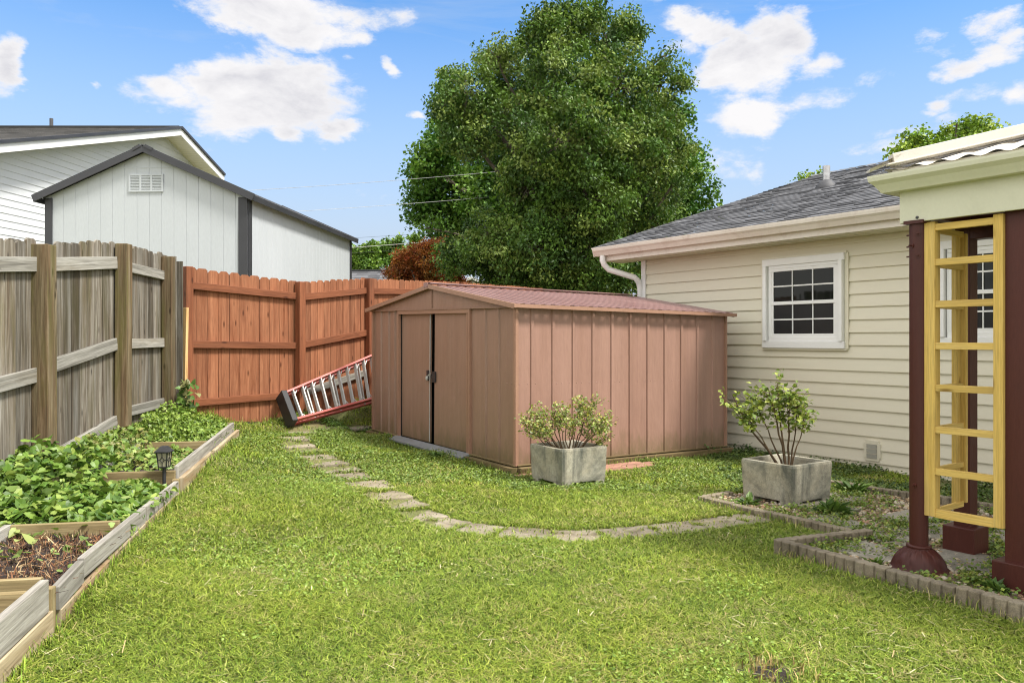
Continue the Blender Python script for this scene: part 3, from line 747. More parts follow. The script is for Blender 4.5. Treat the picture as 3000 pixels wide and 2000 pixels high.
# shingle roof in real stepped courses
mb = MB(); ROWS = 37; run = RIDGE_N + OV + .12; S0, S1 = G0 - .02, SL
slope = lambda n: 2.765 + (n + OV + .12) * SLOPE
for r in range(ROWS):
    n0 = -OV - .12 + run * r / ROWS; n1 = -OV - .12 + run * (r + 1.03) / ROWS
    s = S0
    while s < S1:
        w = RD.uniform(.13, .30); e = min(s + w, S1); t = RD.choice((.010, .010, .017))
        P = [Q(s, n0, slope(n0) + t), Q(e, n0, slope(n0) + t), Q(e, n1, slope(n1) + .003), Q(s, n1, slope(n1) + .003)]
        ti = min(1, max(0, RD.gauss(.5, .24)))
        mb.poly(P, None, ti); mb.poly([Q(s, n0, slope(n0) - .004), Q(e, n0, slope(n0) - .004), P[1], P[0]], None, ti * .5)
        s = e
mb.poly([Q(S0, RIDGE_N, slope(RIDGE_N)), Q(S1, RIDGE_N, slope(RIDGE_N)), Q(S1, W2 + .5, slope(RIDGE_N) - (W2 + .5 - RIDGE_N) * SLOPE), Q(S0, W2 + .5, slope(RIDGE_N) - (W2 + .5 - RIDGE_N) * SLOPE)], None, .5)
s = S0
while s < S1:
    mb.poly([Q(s, RIDGE_N - .14, slope(RIDGE_N - .14) + .022), Q(s + .2, RIDGE_N - .14, slope(RIDGE_N - .14) + .014), Q(s + .2, RIDGE_N, slope(RIDGE_N) + .02), Q(s, RIDGE_N, slope(RIDGE_N) + .03)], None, RD.random()); s += .19
roof = obj('roof', mb, M['shingle'], house)
mb = MB()
mb.beam(Q(S0 - .005, -OV - .1, slope(-OV - .1) - .07), Q(S0 - .005, RIDGE_N, slope(RIDGE_N) - .07), .02, .14); mb.beam(Q(S0, -OV - .13, 2.757), Q(S1, -OV - .13, 2.757), .02, .018)
obj('rake_board', mb, M['gutter'], house)
# vent pipe
rn = 2.62; sv = 2.86
pv = Q(sv, rn, slope(rn))
for _ in range(40):   # slide along the courses until it stands where the photograph has it
    px = 1500 + FPX * pv.x / pv.y; sv += (2421 - px) / 900; pv = Q(sv, rn, slope(rn))
mb = MB(); mb.lathe([(.17, -.04), (.165, -.01), (.12, .05), (.085, .095), (.062, .10)], pv, 20); vb = obj('vent_boot', mb, M['dark_rubber'], roof)
mb = MB(); mb.tube([pv - UP * .05, pv + UP * .32], .055, 16); obj('vent_pipe', mb, M['pvc'], roof)
# windows
def window(s0, s1, z0, z1, parent, muntin=True):
    c = .085; w_ = None
    mb = MB(); o = .044
    for a, b in (((s0, z0 + c / 2), (s1, z0 + c / 2)), ((s0, z1 - c / 2), (s1, z1 - c / 2))): mb.beam(hp(a[0], a[1], o), hp(b[0], b[1], o), .05, c)
    for s in (s0 + c / 2, s1 - c / 2): mb.beam(hp(s, z0 + c, o), hp(s, z1 - c, o), .05, c, EF if False else NI)
    win = obj('window', mb, M['white'], parent, bevel=.005)
    i = .03
    mb = MB(); a0, a1, b0, b1 = s0 + c, s1 - c, z0 + c, z1 - c; zm = (b0 + b1) / 2
    mb.beam(hp(a0, b0 + .025, .030), hp(a1, b0 + .025, .030), .045, .05); mb.beam(hp(a0, b1 - .02, .030), hp(a1, b1 - .02, .030), .045, .04)
    for s in (a0 + .018, a1 - .018): mb.beam(hp(s, b0 + .05, .030), hp(s, b1 - .04, .030), .045, .036, NI)
    for zz, oo in ((zm, .036), (b0 + .07, .028), (b1 - .055, .032)): mb.beam(hp(a0 + .036, zz, oo), hp(a1 - .036, zz, oo), .03, .042)
    for s in (a0 + .05, a1 - .05): mb.beam(hp(s, b0 + .09, .028), hp(s, b1 - .075, .028), .03, .028, NI)
    obj('sash', mb, M['white'], win, bevel=.003)
    g0, g1 = a0 + .06, a1 - .06
    for zb, zt, mt, oo in ((zm + .02, b1 - .07, 'pane_dark', .0305), (b0 + .085, zm - .02, 'pane_screen', .0265)):
        mb = MB(); mb.poly([hp(g0 - .01, zb, oo), hp(g1 + .01, zb, oo), hp(g1 + .01, zt, oo), hp(g0 - .01, zt, oo)][::-1]); obj('pane', mb, M[mt], win)
        mb = MB()
        for q in (1, 2):
            s = g0 + (g1 - g0) * q / 3; mb.beam(hp(s, zb, oo + .006), hp(s, zt, oo + .006), .010, .016, NI)
        zz = (zb + zt) / 2; mb.beam(hp(g0, zz, oo + .0065), hp(g1, zz, oo + .0065), .010, .016)
        obj('muntin', mb, M['white'], win)
    mb = MB()   # siding channel round the casing
    for a, b in (((s0 - .02, z0 - .012), (s1 + .02, z0 - .012)), ((s0 - .02, z1 + .012), (s1 + .02, z1 + .012))): mb.beam(hp(a[0], a[1], .026), hp(b[0], b[1], .026), .045, .022)
    for s in (s0 - .012, s1 + .012): mb.beam(hp(s, z0, .026), hp(s, z1, .026), .045, .022, NI)
    obj('channel', mb, M['cream_trim'], win)
window(2.19, 3.325, 1.285, 2.395, house)
window(4.40, 5.55, 1.33, 2.41, house)
mb = MB(); s0, s1 = 3.55, 3.75
pl = [(0, .03), (.02, .03), (.02, .0), (.18, 0), (.18, .03), (.2, .03), (.2, .20), (.18, .20), (.18, .23), (.02, .23), (.02, .2), (0, .2)]
mb.prism(pl, hp(s0, .03, .0), EF, UP, -NI, .036); vt = obj('wall_vent', mb, M['cream_trim'], house, bevel=.003)
mb = MB()
for i, zz in enumerate((.075, .13, .185)): mb.prism([(0, -.024), (.12, -.024), (.12, .024), (0, .024)], hp(s0 + .04, .03 + zz - .02, .037), EF, (UP - NI * .12).normalized(), -NI, .008)
obj('louver', mb, M['vent_grey'], vt)
# ------------------------------------------------------------------ patio cover with posts and trellis
PO = Vector((2.46, 4.85, 0))
def pp(s, t, z): return PO + EF * s + NI * t + UP * z
porch = thing('patio_cover', 'cream patio cover with corrugated white roof on dark brown posts', 'patio cover', PO)
PS = 3.4
mb = MB(); mb.beam(pp(-.09, -.045, 2.20), pp(PS, -.045, 2.20), .02, .20); mb.beam(pp(-.08, -.04, 2.20), pp(-.08, 3, 2.20), .02, .20); fb = obj('fascia_board', mb, M['porch_cream'], porch, bevel=.003)
mb = MB(); mb.beam(pp(-.09, -.06, 2.315), pp(PS, -.06, 2.315), .02, .045); mb.beam(pp(-.09, -.05, 2.315), pp(-.09, 3, 2.315), .02, .045); obj('trim_strip', mb, M['porch_cream'], porch)
mb = MB(); c = pp(.02, -.056, 2.125); mb.lathe([(.009, 0), (.008, .006), (.0, .008)], (0, 0, 0), 10)
mb.v = [tuple(c + EF * v[0] + UP * v[1] - NI * v[2]) for v in mb.v]; obj('bolt_head', mb, M['dark_rubber'], fb)
def gp(s, z, o): return pp(s, -.055 - o, z)
def gq(t, z, o): return pp(-.10 - o, t, z)
g = gutter_mb(gp, -.10, PS, 2.395, 0, .105, .125); g2 = gutter_mb(gq, -.055, 3.0, 2.395, 0, .105, .125)
# mitre the corner: stretch the two gutters' ends to meet on the 45 degree line
def mitre(m, f):
    m.v = [f(Vector(v)) for v in m.v]
def f1(v):
    d = v - PO; s, t = d.dot(EF), d.dot(NI)
    return tuple(v + EF * (t + .055)) if abs(s + .10) < 1e-3 else tuple(v)
def f2(v):
    d = v - PO; s, t = d.dot(EF), d.dot(NI)
    return tuple(v + NI * (s + .10)) if abs(t + .055) < 1e-3 else tuple(v)
mitre(g, f1); mitre(g2, f2)
obj('gutter', g, M['porch_cream'], porch); obj('gutter', g2, M['porch_cream'], porch)
# corrugated roof: front slope cut along the hip, side slope behind it
PSL = .29
mb = MB(); s_e, t_e, z_e = -.155, -.115, 2.425
ds = .0194; n = int((PS - s_e) / ds)
wv = lambda x: .0095 * sin(2 * pi * x / .15)
for i in range(n):
    a, b = s_e + i * ds, s_e + (i + 1) * ds
    ta, tb = min(t_e + (a - s_e), 2.1), min(t_e + (b - s_e), 2.1)
    mb.poly([pp(a, t_e, z_e + wv(a)), pp(b, t_e, z_e + wv(b)), pp(b, tb, z_e + (tb - t_e) * PSL + wv(b)), pp(a, ta, z_e + (ta - t_e) * PSL + wv(a))], None, .5, True)
obj('roof_sheet', mb, M['porch_white'], porch)
mb = MB()
for i in range(int(2.9 / ds)):
    a, b = t_e + i * ds, t_e + (i + 1) * ds
    sa, sb = min(s_e + (a - t_e), 1.9), min(s_e + (b - t_e), 1.9)
    mb.poly([pp(s_e, a, z_e + wv(a)), pp(s_e, b, z_e + wv(b)), pp(sb, b, z_e + (sb - s_e) * PSL + wv(b)), pp(sa, a, z_e + (sa - s_e) * PSL + wv(a))], None, .5, True)
obj('roof_sheet', mb, M['porch_white'], porch)
mb = MB(); mb.beam(pp(s_e + .04, t_e + .035, z_e - .018), pp(PS, t_e + .035, z_e - .018), .02, .036); obj('closure_strip', mb, M['porch_white'], porch)
hipp = lambda k, up=0: pp(s_e + k, t_e + k, z_e + k * PSL + up)
mb = MB()
mb.beam(hipp(.03, .05), hipp(1.6, .05), .10, .075); mb.beam(hipp(.0, .022) + (EF - NI) * .045, hipp(1.6, .022) + (EF - NI) * .045, .05, .010)
q0 = hipp(-.06, .03)
mb.poly([hipp(.06, .075) + (EF - NI) * .04, q0 + (EF - NI) * .02, q0 - (EF - NI) * .07, hipp(.06, .07) - (EF - NI) * .06]); mb.poly([hipp(.05, .04) + (EF - NI) * .035, q0 - UP * .02, q0 - (EF - NI) * .07, q0 + (EF - NI) * .02])
mb.poly([hipp(.1, .03), hipp(-.05, -.02), hipp(-.09, -.02) - (EF - NI) * .03, hipp(.02, .02) - (EF - NI) * .06])
obj('hip_cap', mb, M['porch_white'], porch, bevel=.004)
mb = MB()   # brown board ceiling and beams under the roof
for i in range(14): mb.poly([pp(-.05, -.02 + i * .22, 2.335), pp(PS, -.02 + i * .22, 2.335), pp(PS, .195 + i * .22, 2.335), pp(-.05, .195 + i * .22, 2.335)], None, RD.random())
obj('ceiling', mb, M['brown'], porch)
mb = MB(); mb.beam(pp(-.02, .05, 2.21), pp(PS, .05, 2.21), .10, .19); mb.beam(pp(-.02, .12, 2.22), pp(-.02, 3, 2.22), .09, .17); obj('beam', mb, M['brown'], porch, bevel=.004)
mb = MB(); mb.beam(pp(-.09, .635, 2.13), pp(PS, .635, 2.13), .10, .18); obj('beam', mb, M['brown'], porch, bevel=.004)
# round column on its leaf-patterned dome
mb = MB(); mb.tube([pp(0, 0, .13), pp(0, 0, 2.115)], .049, 36, .5, flute=.075)
mb.box(pp(.0, -.02, 2.10), (.12, .09, .02), (EF, NI)); clm = obj('column', mb, M['brown'], porch)
mb = MB()
pr = [(.168, 0), (.170, .012), (.160, .022), (.150, .030), (.145, .048), (.136, .070), (.122, .092), (.105, .112), (.086, .128), (.070, .138), (.066, .142), (.070, .146), (.070, .158), (.056, .160), (.05, .161)]
def wv2(an, i, k=1.9):
    if 3 <= i <= 9:
        ph = ((an / (2 * pi) * 11) + (i - 3) * .08) % 1.0; tri = abs(ph - .5) * 2
        return .0022 * k * (1 if abs(((tri * 3 + (i - 3) * .55) % 1.0) - .5) < .3 else -1) + (-.005 if tri > .93 else 0)
    if i <= 2: return .005 * sin(an * 11)
    return 0
mb.lathe(pr, PO + UP * .0, 132, .5, wv2); cbase = obj('column_base', mb, M['brown'], clm)
for z, a in ((2.03, .2), (1.96, .9), (1.90, .2), (.52, .6)):
    mb = MB(); d = (-NI * cos(a - .6) - EF * sin(a - .6)); mb.tube([pp(0, 0, z) + d * .045, pp(0, 0, z) + d * .056], .014, 10); mb.tube([pp(0, 0, z) + d * .05, pp(0, 0, z) + d * .075], .005, 8)
    if z > 1: mb.tube([pp(0, 0, z) - EF * .0, pp(0, 0, z) - EF * .075], .005, 8)
    obj('bolt', mb, M['brown'], clm)

def sqpost(s, t, w, bw, bh, bz=0.0):
    mb = MB(); mb.beam(pp(s, t, bz), pp(s, t, 2.2), w, w, NI); p = obj('post', mb, M['brown'], porch, bevel=.005)
    mb = MB(); h = bw / 2
    mb.beam(pp(s, t, bz), pp(s, t, bz + bh), bw, bw, NI); obj('base_block', mb, M['brown'], p, bevel=.006)
sqpost(.53, .06, .105, .20, .17, .0); sqpost(-.03, .635, .105, .20, .185, .0)
tr = thing('garden_trellis', 'yellow painted wooden ladder trellis wrapped round the corner between the brown posts', 'trellis', pp(.06, 0, .3))
def stile(s, t, z0, z1, w, th):
    mb = MB(); mb.beam(pp(s, t, z0), pp(s, t, z1), w, th, NI); obj('stile', mb, M['yellow'], tr, bevel=.003)
stile(.075, -.005, .345, 2.095, .064, .038); stile(.455, .0, .345, 2.095, .052, .038)
stile(.072, .042, .37, 2.06, .045, .05); stile(.03, .388, .37, 2.06, .03, .055); stile(.05, .44, .37, 2.06, .045, .025)
for k in range(8):
    z = .367 + .2475 * k if k < 7 else 2.06
    mb = MB(); mb.beam(pp(.107, -.004, z), pp(.429, .0, z), .03, .040 if k else .05); obj('rung', mb, M['yellow'], tr, bevel=.002)
    mb = MB(); zz = z - .005; mb.beam(pp(.062, .068, zz), pp(.048, .43, zz), .022, .034); obj('rung', mb, M['yellow'], tr, bevel=.002)

# ------------------------------------------------------------------ neighbours' buildings
def gableshed():
    o = Vector((-4.28, 13.0, 0)); ax = Vector((-1, .03, 0)).normalized(); ay = Vector((.098, .995, 0)).normalized()
    W, L, E, RH = 3.34, 5.6, 3.70, .74
    P = lambda u, v, z: o + ax * u + ay * v + UP * z
    th = thing('tall_shed', 'tall white panelled shed with charcoal metal roof and corner trim', 'shed', o)
    mb = MB()
    def top(u): return E + RH * (1 - abs(u - W / 2) / (W / 2))
    def grooved(fn, a0, a1, topf, n, pitch):
        a = a0; first = True
        while a < a1 - .01:
            b = min(a + pitch, a1)
            P4 = [fn(a + .005, 0, 0), fn(b - .005, 0, 0), fn(b - .005, topf(b), 0), fn(a + .005, topf(a), 0)]
            if a < W / 2 < b and fn is ff: P4.insert(3, fn(W / 2, topf(W / 2), 0))
            mb.poly(P4, None, RD.uniform(.4, .6)); mb.poly([fn(a - .005, 0, -.012), fn(a + .005, 0, 0), fn(a + .005, topf(a), 0), fn(a - .005, topf(a), -.012)], None, 0)
            mb.poly([fn(b - .005, 0, 0), fn(b + .005, 0, -.012), fn(b + .005, topf(b), -.012), fn(b - .005, topf(b), 0)], None, 0)
            a = b
    ff = lambda a, z, d: P(a, -d, z)
    fs = lambda a, z, d: P(-d, a, z)
    grooved(ff, .0, W, top, 16, .2028); obj('front_wall', mb, M['shed_white'], th)
    mb = MB(); grooved(fs, 0, L, lambda a: E, 26, .203); obj('side_wall', mb, M['shed_white'], th)
    mb = MB(); mb.poly([P(W, 0, 0), P(W, L, 0), P(W, L, E), P(W, 0, E)]); mb.poly([P(0, L, 0), P(W, L, 0), P(W, L, E), P(W / 2, L, E + RH), P(0, L, E)]); obj('rear_wall', mb, M['shed_white'], th)
    for u, v, w1, w2 in ((.075, -.012, .15, .022), (W - .06, -.012, .12, .022), (-.012, .055, .022, .11), (-.012, L - .05, .022, .1)):
        mb = MB(); mb.beam(P(u, v, 0), P(u, v, E - .01), w1, w2, ay); obj('corner_trim', mb, M['charcoal'], th)
    mb = MB(); mb.beam(P(W / 2 - .55, -.003, 4.18), P(W / 2 + .55, -.003, 4.18), .008, .012); obj('panel_joint', mb, M['shed_white'], th)
    mb = MB(); ov = .13
    rp = lambda s, k, v, up=0: P(W / 2 + s * k * (W / 2 + ov), v, E + RH - k * (RH + ov * .44) + .05 + up)
    for s in (-1, 1):
        v0, v1 = -.10, L + .12; v = v0; pr = []
        while v < v1: pr += [(v, 0), (v + .17, 0), (v + .19, .022), (v + .225, .022), (v + .245, 0)]; v += .245
        for (a, h), (b, g_) in zip(pr, pr[1:]): mb.poly([rp(s, .0, a, h), rp(s, .0, b, g_), rp(s, 1, b, g_), rp(s, 1, a, h)], None, .5)
    obj('roof', mb, M['black_metal'], th)
    mb = MB()
    for s in (-1, 1):
        mb.beam(rp(s, 0, -.11, -.02), rp(s, 1.005, -.11, -.02), .02, .115); mb.beam(rp(s, 0, -.09, .035), rp(s, 1.005, -.09, .035), .06, .02)
        mb.beam(rp(s, 1.0, -.1, -.03), rp(s, 1.0, L + .12, -.03), .02, .09); mb.beam(rp(s, .0, L + .11, -.02), rp(s, 1, L + .11, -.02), .02, .1)
        mb.beam(rp(s, 0.02, -.11, .04), rp(s, .09, -.11, .03), .04, .05)
    obj('roof_trim', mb, M['charcoal'], th, bevel=.003)
    mb = MB(); mb.beam(P(-.06, 0, E - .02), P(-.06, L, E - .02), .11, .012); obj('soffit', mb, M['white'], th)
    c = W / 2; mb = MB(); z0, z1 = E + .10, E + .36
    for u0 in (-.255, -.075, .105): 
        for i in range(9): mb.beam(P(c + u0, -.010, z0 + .03 + i * .025), P(c + u0 + .15, -.010, z0 + .03 + i * .025), .010, .014)
    for u0 in (-.27, -.09, .09, .27): mb.beam(P(c + u0, -.012, z0), P(c + u0, -.012, z1), .03, .014, ay)
    for z in (z0, z1): mb.beam(P(c - .285, -.012, z), P(c + .285, -.012, z), .016, .03)
    obj('gable_vent', mb, M['shed_white'], th)
gableshed()
def farhouse():
    o = Vector((-10.45, 24.0, 0)); ay = Vector((.105, 1, 0)).normalized(); ax = Vector((-1, .0, 0))
    P = lambda u, v, z: o + ax * u + ay * v + UP * z
    th = thing('house', 'white lap sided house with dark shingle gable roof rising behind the tall shed', 'house', o)
    RZ_, SL_ = 7.66, .302; HWn, HWf = 11.0, 2.7
    zt = lambda v: RZ_ - abs(v) * SL_ - .14
    mb = MB(); z = .2; ex = .158
    while z < RZ_ - .2:
        vmax = (RZ_ - .14 - z) / SL_; a, b = max(-HWn, -vmax), min(HWf, vmax)
        if b > a:
            vm2 = max((RZ_ - .14 - z - ex) / SL_, 0); a2, b2 = max(-HWn, -vm2), min(HWf, vm2)
            mb.poly([P(-.014, a, z), P(-.014, b, z), P(0, b2, z + ex), P(0, a2, z + ex)], None, RD.uniform(.4, .6)); mb.poly([P(0.01, a, z), P(.01, b, z), P(-.014, b, z), P(-.014, a, z)])
        z += ex
    mb.poly([P(.02, HWf, 0), P(12, HWf, 0), P(12, HWf, zt(HWf)), P(.02, HWf, zt(HWf))])
    obj('gable_wall', mb, M['far_siding'], th)
    OVx = -.55
    mb = MB()
    for sgn, hw in ((-1, HWn + .5), (1, HWf + .1)):
        n = int(hw / .15)
        for r in range(n):
            v0 = sgn * (hw - r * hw / n); v1 = sgn * (hw - (r + 1.03) * hw / n) if r < n - 1 else 0
            u = OVx
            while u < 13:
                e = min(u + RD.uniform(.2, .55), 13); zz = lambda v: RZ_ - abs(v) * SL_ + .05
                ti = min(1, max(0, RD.gauss(.5, .25))); mb.poly([P(u, v0, zz(v0) + .006), P(e, v0, zz(v0) + .006), P(e, v1, zz(v1)), P(u, v1, zz(v1))], None, ti); mb.poly([P(u, v0, zz(v0) - .03), P(e, v0, zz(v0) - .03), P(e, v0, zz(v0) + .006), P(u, v0, zz(v0) + .006)], None, ti * .8); u = e
    mb.beam(P(OVx - .0, 0, RZ_ + .05), P(13, 0, RZ_ + .06), .3, .04, tint=.2)
    rf_ = obj('roof', mb, M['shingle_dark'], th)
    mb = MB()
    for v in (-(HWn + .5), HWf + .1):
        mb.beam(P(OVx + .012, 0, RZ_ - .08), P(OVx + .012, v, RZ_ - abs(v) * SL_ - .08), .03, .19)
    obj('fascia', mb, M['white'], th)
    mb = MB()
    for v in (-(HWn + .5), HWf + .1): mb.beam(P(OVx - .02, 0, RZ_ + .055), P(OVx - .02, v, RZ_ - abs(v) * SL_ + .055), .06, .075)
    obj('drip_edge', mb, M['charcoal'], th)
    mb = MB()
    for v in (-(HWn + .5), HWf + .1):
        n = 26
        for i in range(n):
            f0, f1 = i / n, (i + .97) / n; zz = lambda f: RZ_ - abs(v) * f * SL_ - .16
            mb.poly([P(OVx + .02, v * f0, zz(f0)), P(0.0, v * f0, zz(f0)), P(0, v * f1, zz(f1)), P(OVx + .02, v * f1, zz(f1))], None, .5)
    obj('soffit', mb, M['cream_trim'], th)
    p = at2(118, 292, 25.5); mb = MB(); mb.tube([p - UP * .8, p + UP * .27], .055, 12); obj('vent_pipe', mb, M['dark_rubber'], rf_)
farhouse()
def smallhouse(name, label, x0, x1, y, ze, zr, dep, wall, roofm):
    th = thing(name, label, 'house', (x0, y, 0)); mb = MB()
    mb.poly([(x0 + .3, y, 0), (x1 - .3, y, 0), (x1 - .3, y, ze), (x0 + .3, y, ze)]); mb.poly([(x0 + .3, y, 0), (x0 + .3, y + 2 * dep, 0), (x0 + .3, y + 2 * dep, ze), (x0 + .3, y + dep, zr), (x0 + .3, y, ze)]); mb.poly([(x1 - .3, y, 0), (x1 - .3, y + 2 * dep, 0), (x1 - .3, y + 2 * dep, ze), (x1 - .3, y + dep, zr), (x1 - .3, y, ze)])
    obj('wall', mb, wall, th)
    mb = MB(); n = 18
    for r in range(n):
        f0, f1 = r / n, (r + 1.02) / n; x = x0
        while x < x1:
            e = min(x + RD.uniform(.3, .8), x1)
            mb.poly([(x, y - .5 + (dep + .5) * f0, ze + (zr - ze) * f0 + .02), (e, y - .5 + (dep + .5) * f0, ze + (zr - ze) * f0 + .02), (e, y - .5 + (dep + .5) * f1, ze + (zr - ze) * f1), (x, y - .5 + (dep + .5) * f1, ze + (zr - ze) * f1)], None, min(1, max(0, RD.gauss(.6, .2)))); x = e
    mb.poly([(x0, y + dep, zr), (x1, y + dep, zr), (x1, y + 2 * dep + .5, ze), (x0, y + 2 * dep + .5, ze)], None, .5)
    mb.beam((x0, y + dep, zr + .02), (x1, y + dep, zr + .02), .35, .08, tint=.1)
    obj('roof', mb, roofm, th)
a = at2(790, 622, 52); b = at2(905, 622, 52)
smallhouse('house', 'distant low house showing only its grey shingle roof above the red fence', a.x - 4, b.x + 3, 46, 2.6, a.z, 6, M['far_siding'], M['shingle'])
# white gable just showing past the red maple
g0 = at2(1062, 634, 34); th = thing('house', 'distant white gabled house peeking out between the red maple and the big tree', 'house', (g0.x, 34, 0))
mb = MB(); mb.prism([(-3, 0), (3, 0), (3, g0.z - 1.5), (0, g0.z - .2), (-3, g0.z - 1.5)], (g0.x + .4, 34, 0), (1, 0, 0), (0, 0, 1), (0, 1, 0), 8, .5); obj('wall', mb, M['far_siding'], th)
mb = MB()
for s in (-1, 1): mb.beam((g0.x + .4, 37.8, g0.z - .1), (g0.x + .4 + s * 3.5, 37.8, g0.z - .1 - 3.5 * .4333), 8.6, .1, Vector((0, 0, 1)))
obj('roof', mb, M['white'], th)

# ------------------------------------------------------------------ planters
def planter(name, label, c, zb, w=.56, h=.36, rot=0.0, light_rim=True):
    a1 = Matrix.Rotation(rot, 3, 'Z') @ Vector((-.575, .818, 0)); a2 = Matrix.Rotation(rot, 3, 'Z') @ NI
    th = thing(name, label, 'planter', c + UP * zb)
    P = lambda x, y, z: c + a1 * x + a2 * y + UP * (zb + z)
    H = w / 2; mb = MB()
    def ring(hw, z, ch):
        q = []
        for sx, sy in ((-1, -1), (1, -1), (1, 1), (-1, 1)):
            o = [(sx * hw, sy * (hw - ch)), (sx * (hw - ch * .3), sy * (hw - ch * .3)), (sx * (hw - ch), sy * hw)]
            q += o if sx * sy > 0 else o[::-1]
        return [P(x, y, z) for x, y in q]
    lv = [ring(H * .955, .05, .035), ring(H * .965, .07, .035), ring(H, h - .02, .03), ring(H - .004, h, .03), ring(H - .045, h, .02), ring(H - .052, h - .02, .02), ring(H - .075, h - .14, .02)]
    k = 12
    for A, B in zip(lv, lv[1:]):
        for i in range(k): j = (i + 1) % k; mb.poly([A[i], A[j], B[j], B[i]], None, .5)
    mb.poly(lv[0][::-1])
    obj('box', mb, M['concrete'], th, bevel=.006)
    for sx in (-1, 1):
        for sy in (-1, 1):
            mb = MB(); q = H * .955; f = .13
            mb.prism([(sx * q, sy * (q - .04)), (sx * (q - .012), sy * (q - .012)), (sx * (q - .04), sy * q), (sx * (q - f), sy * q), (sx * (q - f), sy * (q - f)), (sx * q, sy * (q - f))], c + UP * (zb - .02), a1, a2, UP, .072, .5)
            obj('foot', mb, M['concrete'], th, bevel=.004)
    mb = MB(); n = 10; hw = H - .068
    for i in range(n):
        for j in range(n):
            f = lambda i, j: P(-hw + 2 * hw * i / n, -hw + 2 * hw * j / n, h - .10 + .018 * sin(i * 2.3 + j) * cos(j * 1.9) + .02 * (1 - ((i - 5) ** 2 + (j - 5) ** 2) / 50))
            mb.poly([f(i, j), f(i + 1, j), f(i + 1, j + 1), f(i, j + 1)], None, .5, True)
    obj('potting_soil', mb, M['soil'], th)
    return th, P
p1c = Vector((.5, 7.42, 0)) + Vector((-.575, .818, 0)) * .29 + NI * .26
p2c = Vector((2.34, 6.60, 0)) + Vector((-.575, .818, 0)) * .28 + NI * .25
planter('concrete_planter', 'square concrete planter with dark stains in front of the metal shed', p1c, .0, .55, .37, -.05)
planter('concrete_planter', 'square grey concrete planter by the house siding inside the scalloped edging', p2c, -.005, .55, .355, -.02)

LEAF2 = [(0, 1, 2), (0, 2, 3)]
def rot_frames(N, up_bias=.6, rg=rng):
    """random leaf frames: returns axis (length dir), side, normal"""
    n = rg.normal(size=(N, 3)); n[:, 2] = np.abs(n[:, 2]) + up_bias; n /= np.linalg.norm(n, axis=1)[:, None]
    d = rg.normal(size=(N, 3)); d -= n * (d * n).sum(1)[:, None]; d /= np.linalg.norm(d, axis=1)[:, None]
    return d, np.cross(n, d), n
def leaf_cards(C, size, up_bias=.6, aspect=.42, droop=.0, fold=.15, rg=rng):
    N = len(C); d, s, n = rot_frames(N, up_bias, rg)
    if droop: d[:, 2] -= droop; d /= np.linalg.norm(d, axis=1)[:, None]; s = np.cross(n, d); s /= np.linalg.norm(s, axis=1)[:, None] + 1e-9
    L = np.broadcast_to(np.asarray(size, float), (N,))[:, None]
    m = C + d * L * .45
    return np.stack([C, m + s * L * aspect + n * L * fold, C + d * L, m - s * L * aspect + n * L * fold], 1)
def palette(N, cols, wts=None, jit=.18, rg=rng):
    cols = np.array(cols); i = rg.choice(len(cols), N, p=wts)
    c = cols[i] * (1 + rg.normal(size=(N, 1)) * jit); return np.clip(c, .004, .9)

def shrub(name, label, base, stems, seed, leaf_n, lsz, cols):
    """stems: list of (tip, radius, control offset); each grows from the base with side twigs, leaves sit along the outer twigs"""
    r = random.Random(seed); rg = np.random.default_rng(seed)
    th = thing(name, label, 'shrub', base); mb = MB(); tips = []
    for tip, rad, st in stems:
        tip = Vector(tip); b = base + Vector(st)
        mid = b.lerp(tip, .5) + Vector((r.uniform(-.05, .05), r.uniform(-.05, .05), r.uniform(-.03, .04)))
        path = [b]; n = 7
        for k in range(1, n + 1):
            f = k / n; p = b.lerp(mid, f).lerp(mid.lerp(tip, f), f); path.append(p + Vector([r.uniform(-.012, .012) for _ in range(3)]))
        mb.tube(path, [rad * (1 - .75 * i / n) for i in range(n + 1)], 6)
        for q in range(7):
            i = r.randint(4, n - 1) if q else n - 1
            p = path[i]; d = (tip - b).normalized() * .6 + Vector((r.uniform(-1, 1), r.uniform(-1, 1), r.uniform(-.1, .7)))
            L = r.uniform(.07, .20); pts = [p]
            for k in range(3): pts.append(pts[-1] + (d + Vector([r.uniform(-.4, .4) for _ in range(3)])).normalized() * L / 3)
            mb.tube(pts, [rad * .38, rad * .3, rad * .22, rad * .12], 4); tips += pts[1:]
        tips += path[n - 2:]
    obj('stems', mb, M['twig'], th)
    T = np.array([t[:] for t in tips]); C = T[rg.integers(0, len(T), leaf_n)] + rg.normal(size=(leaf_n, 3)) * .022
    P = leaf_cards(C, rg.uniform(.55, 1.1, leaf_n) * lsz, .5, .36, .1, .12, rg)
    npobj('foliage', P, LEAF2, palette(leaf_n, cols, jit=.22, rg=rg), M['vine_leaf'], th)
    return th
rs = random.Random(5)
b1 = p1c + UP * .27
shrub('potted_shrub', 'low spreading twiggy shrub with small yellow green leaves in the planter before the metal shed', b1,
      [(b1 + Vector((x, rs.uniform(-.2, .22), z)), .0075, (x * .18, rs.uniform(-.05, .05), 0)) for x, z in
       ((-.44, .30), (-.40, .37), (-.33, .42), (-.27, .33), (-.22, .40), (-.14, .43), (-.08, .36), (-.02, .42), (.04, .36), (.1, .47), (.16, .51), (.21, .40), (.27, .50), (.31, .36), (.36, .42), (.41, .33), (.38, .22), (.24, .30), (-.3, .24))], 3, 2700, .036,
      [(.25, .30, .07), (.17, .23, .05), (.33, .36, .12), (.34, .32, .06), (.2, .25, .09)])
b2 = p2c + UP * .25
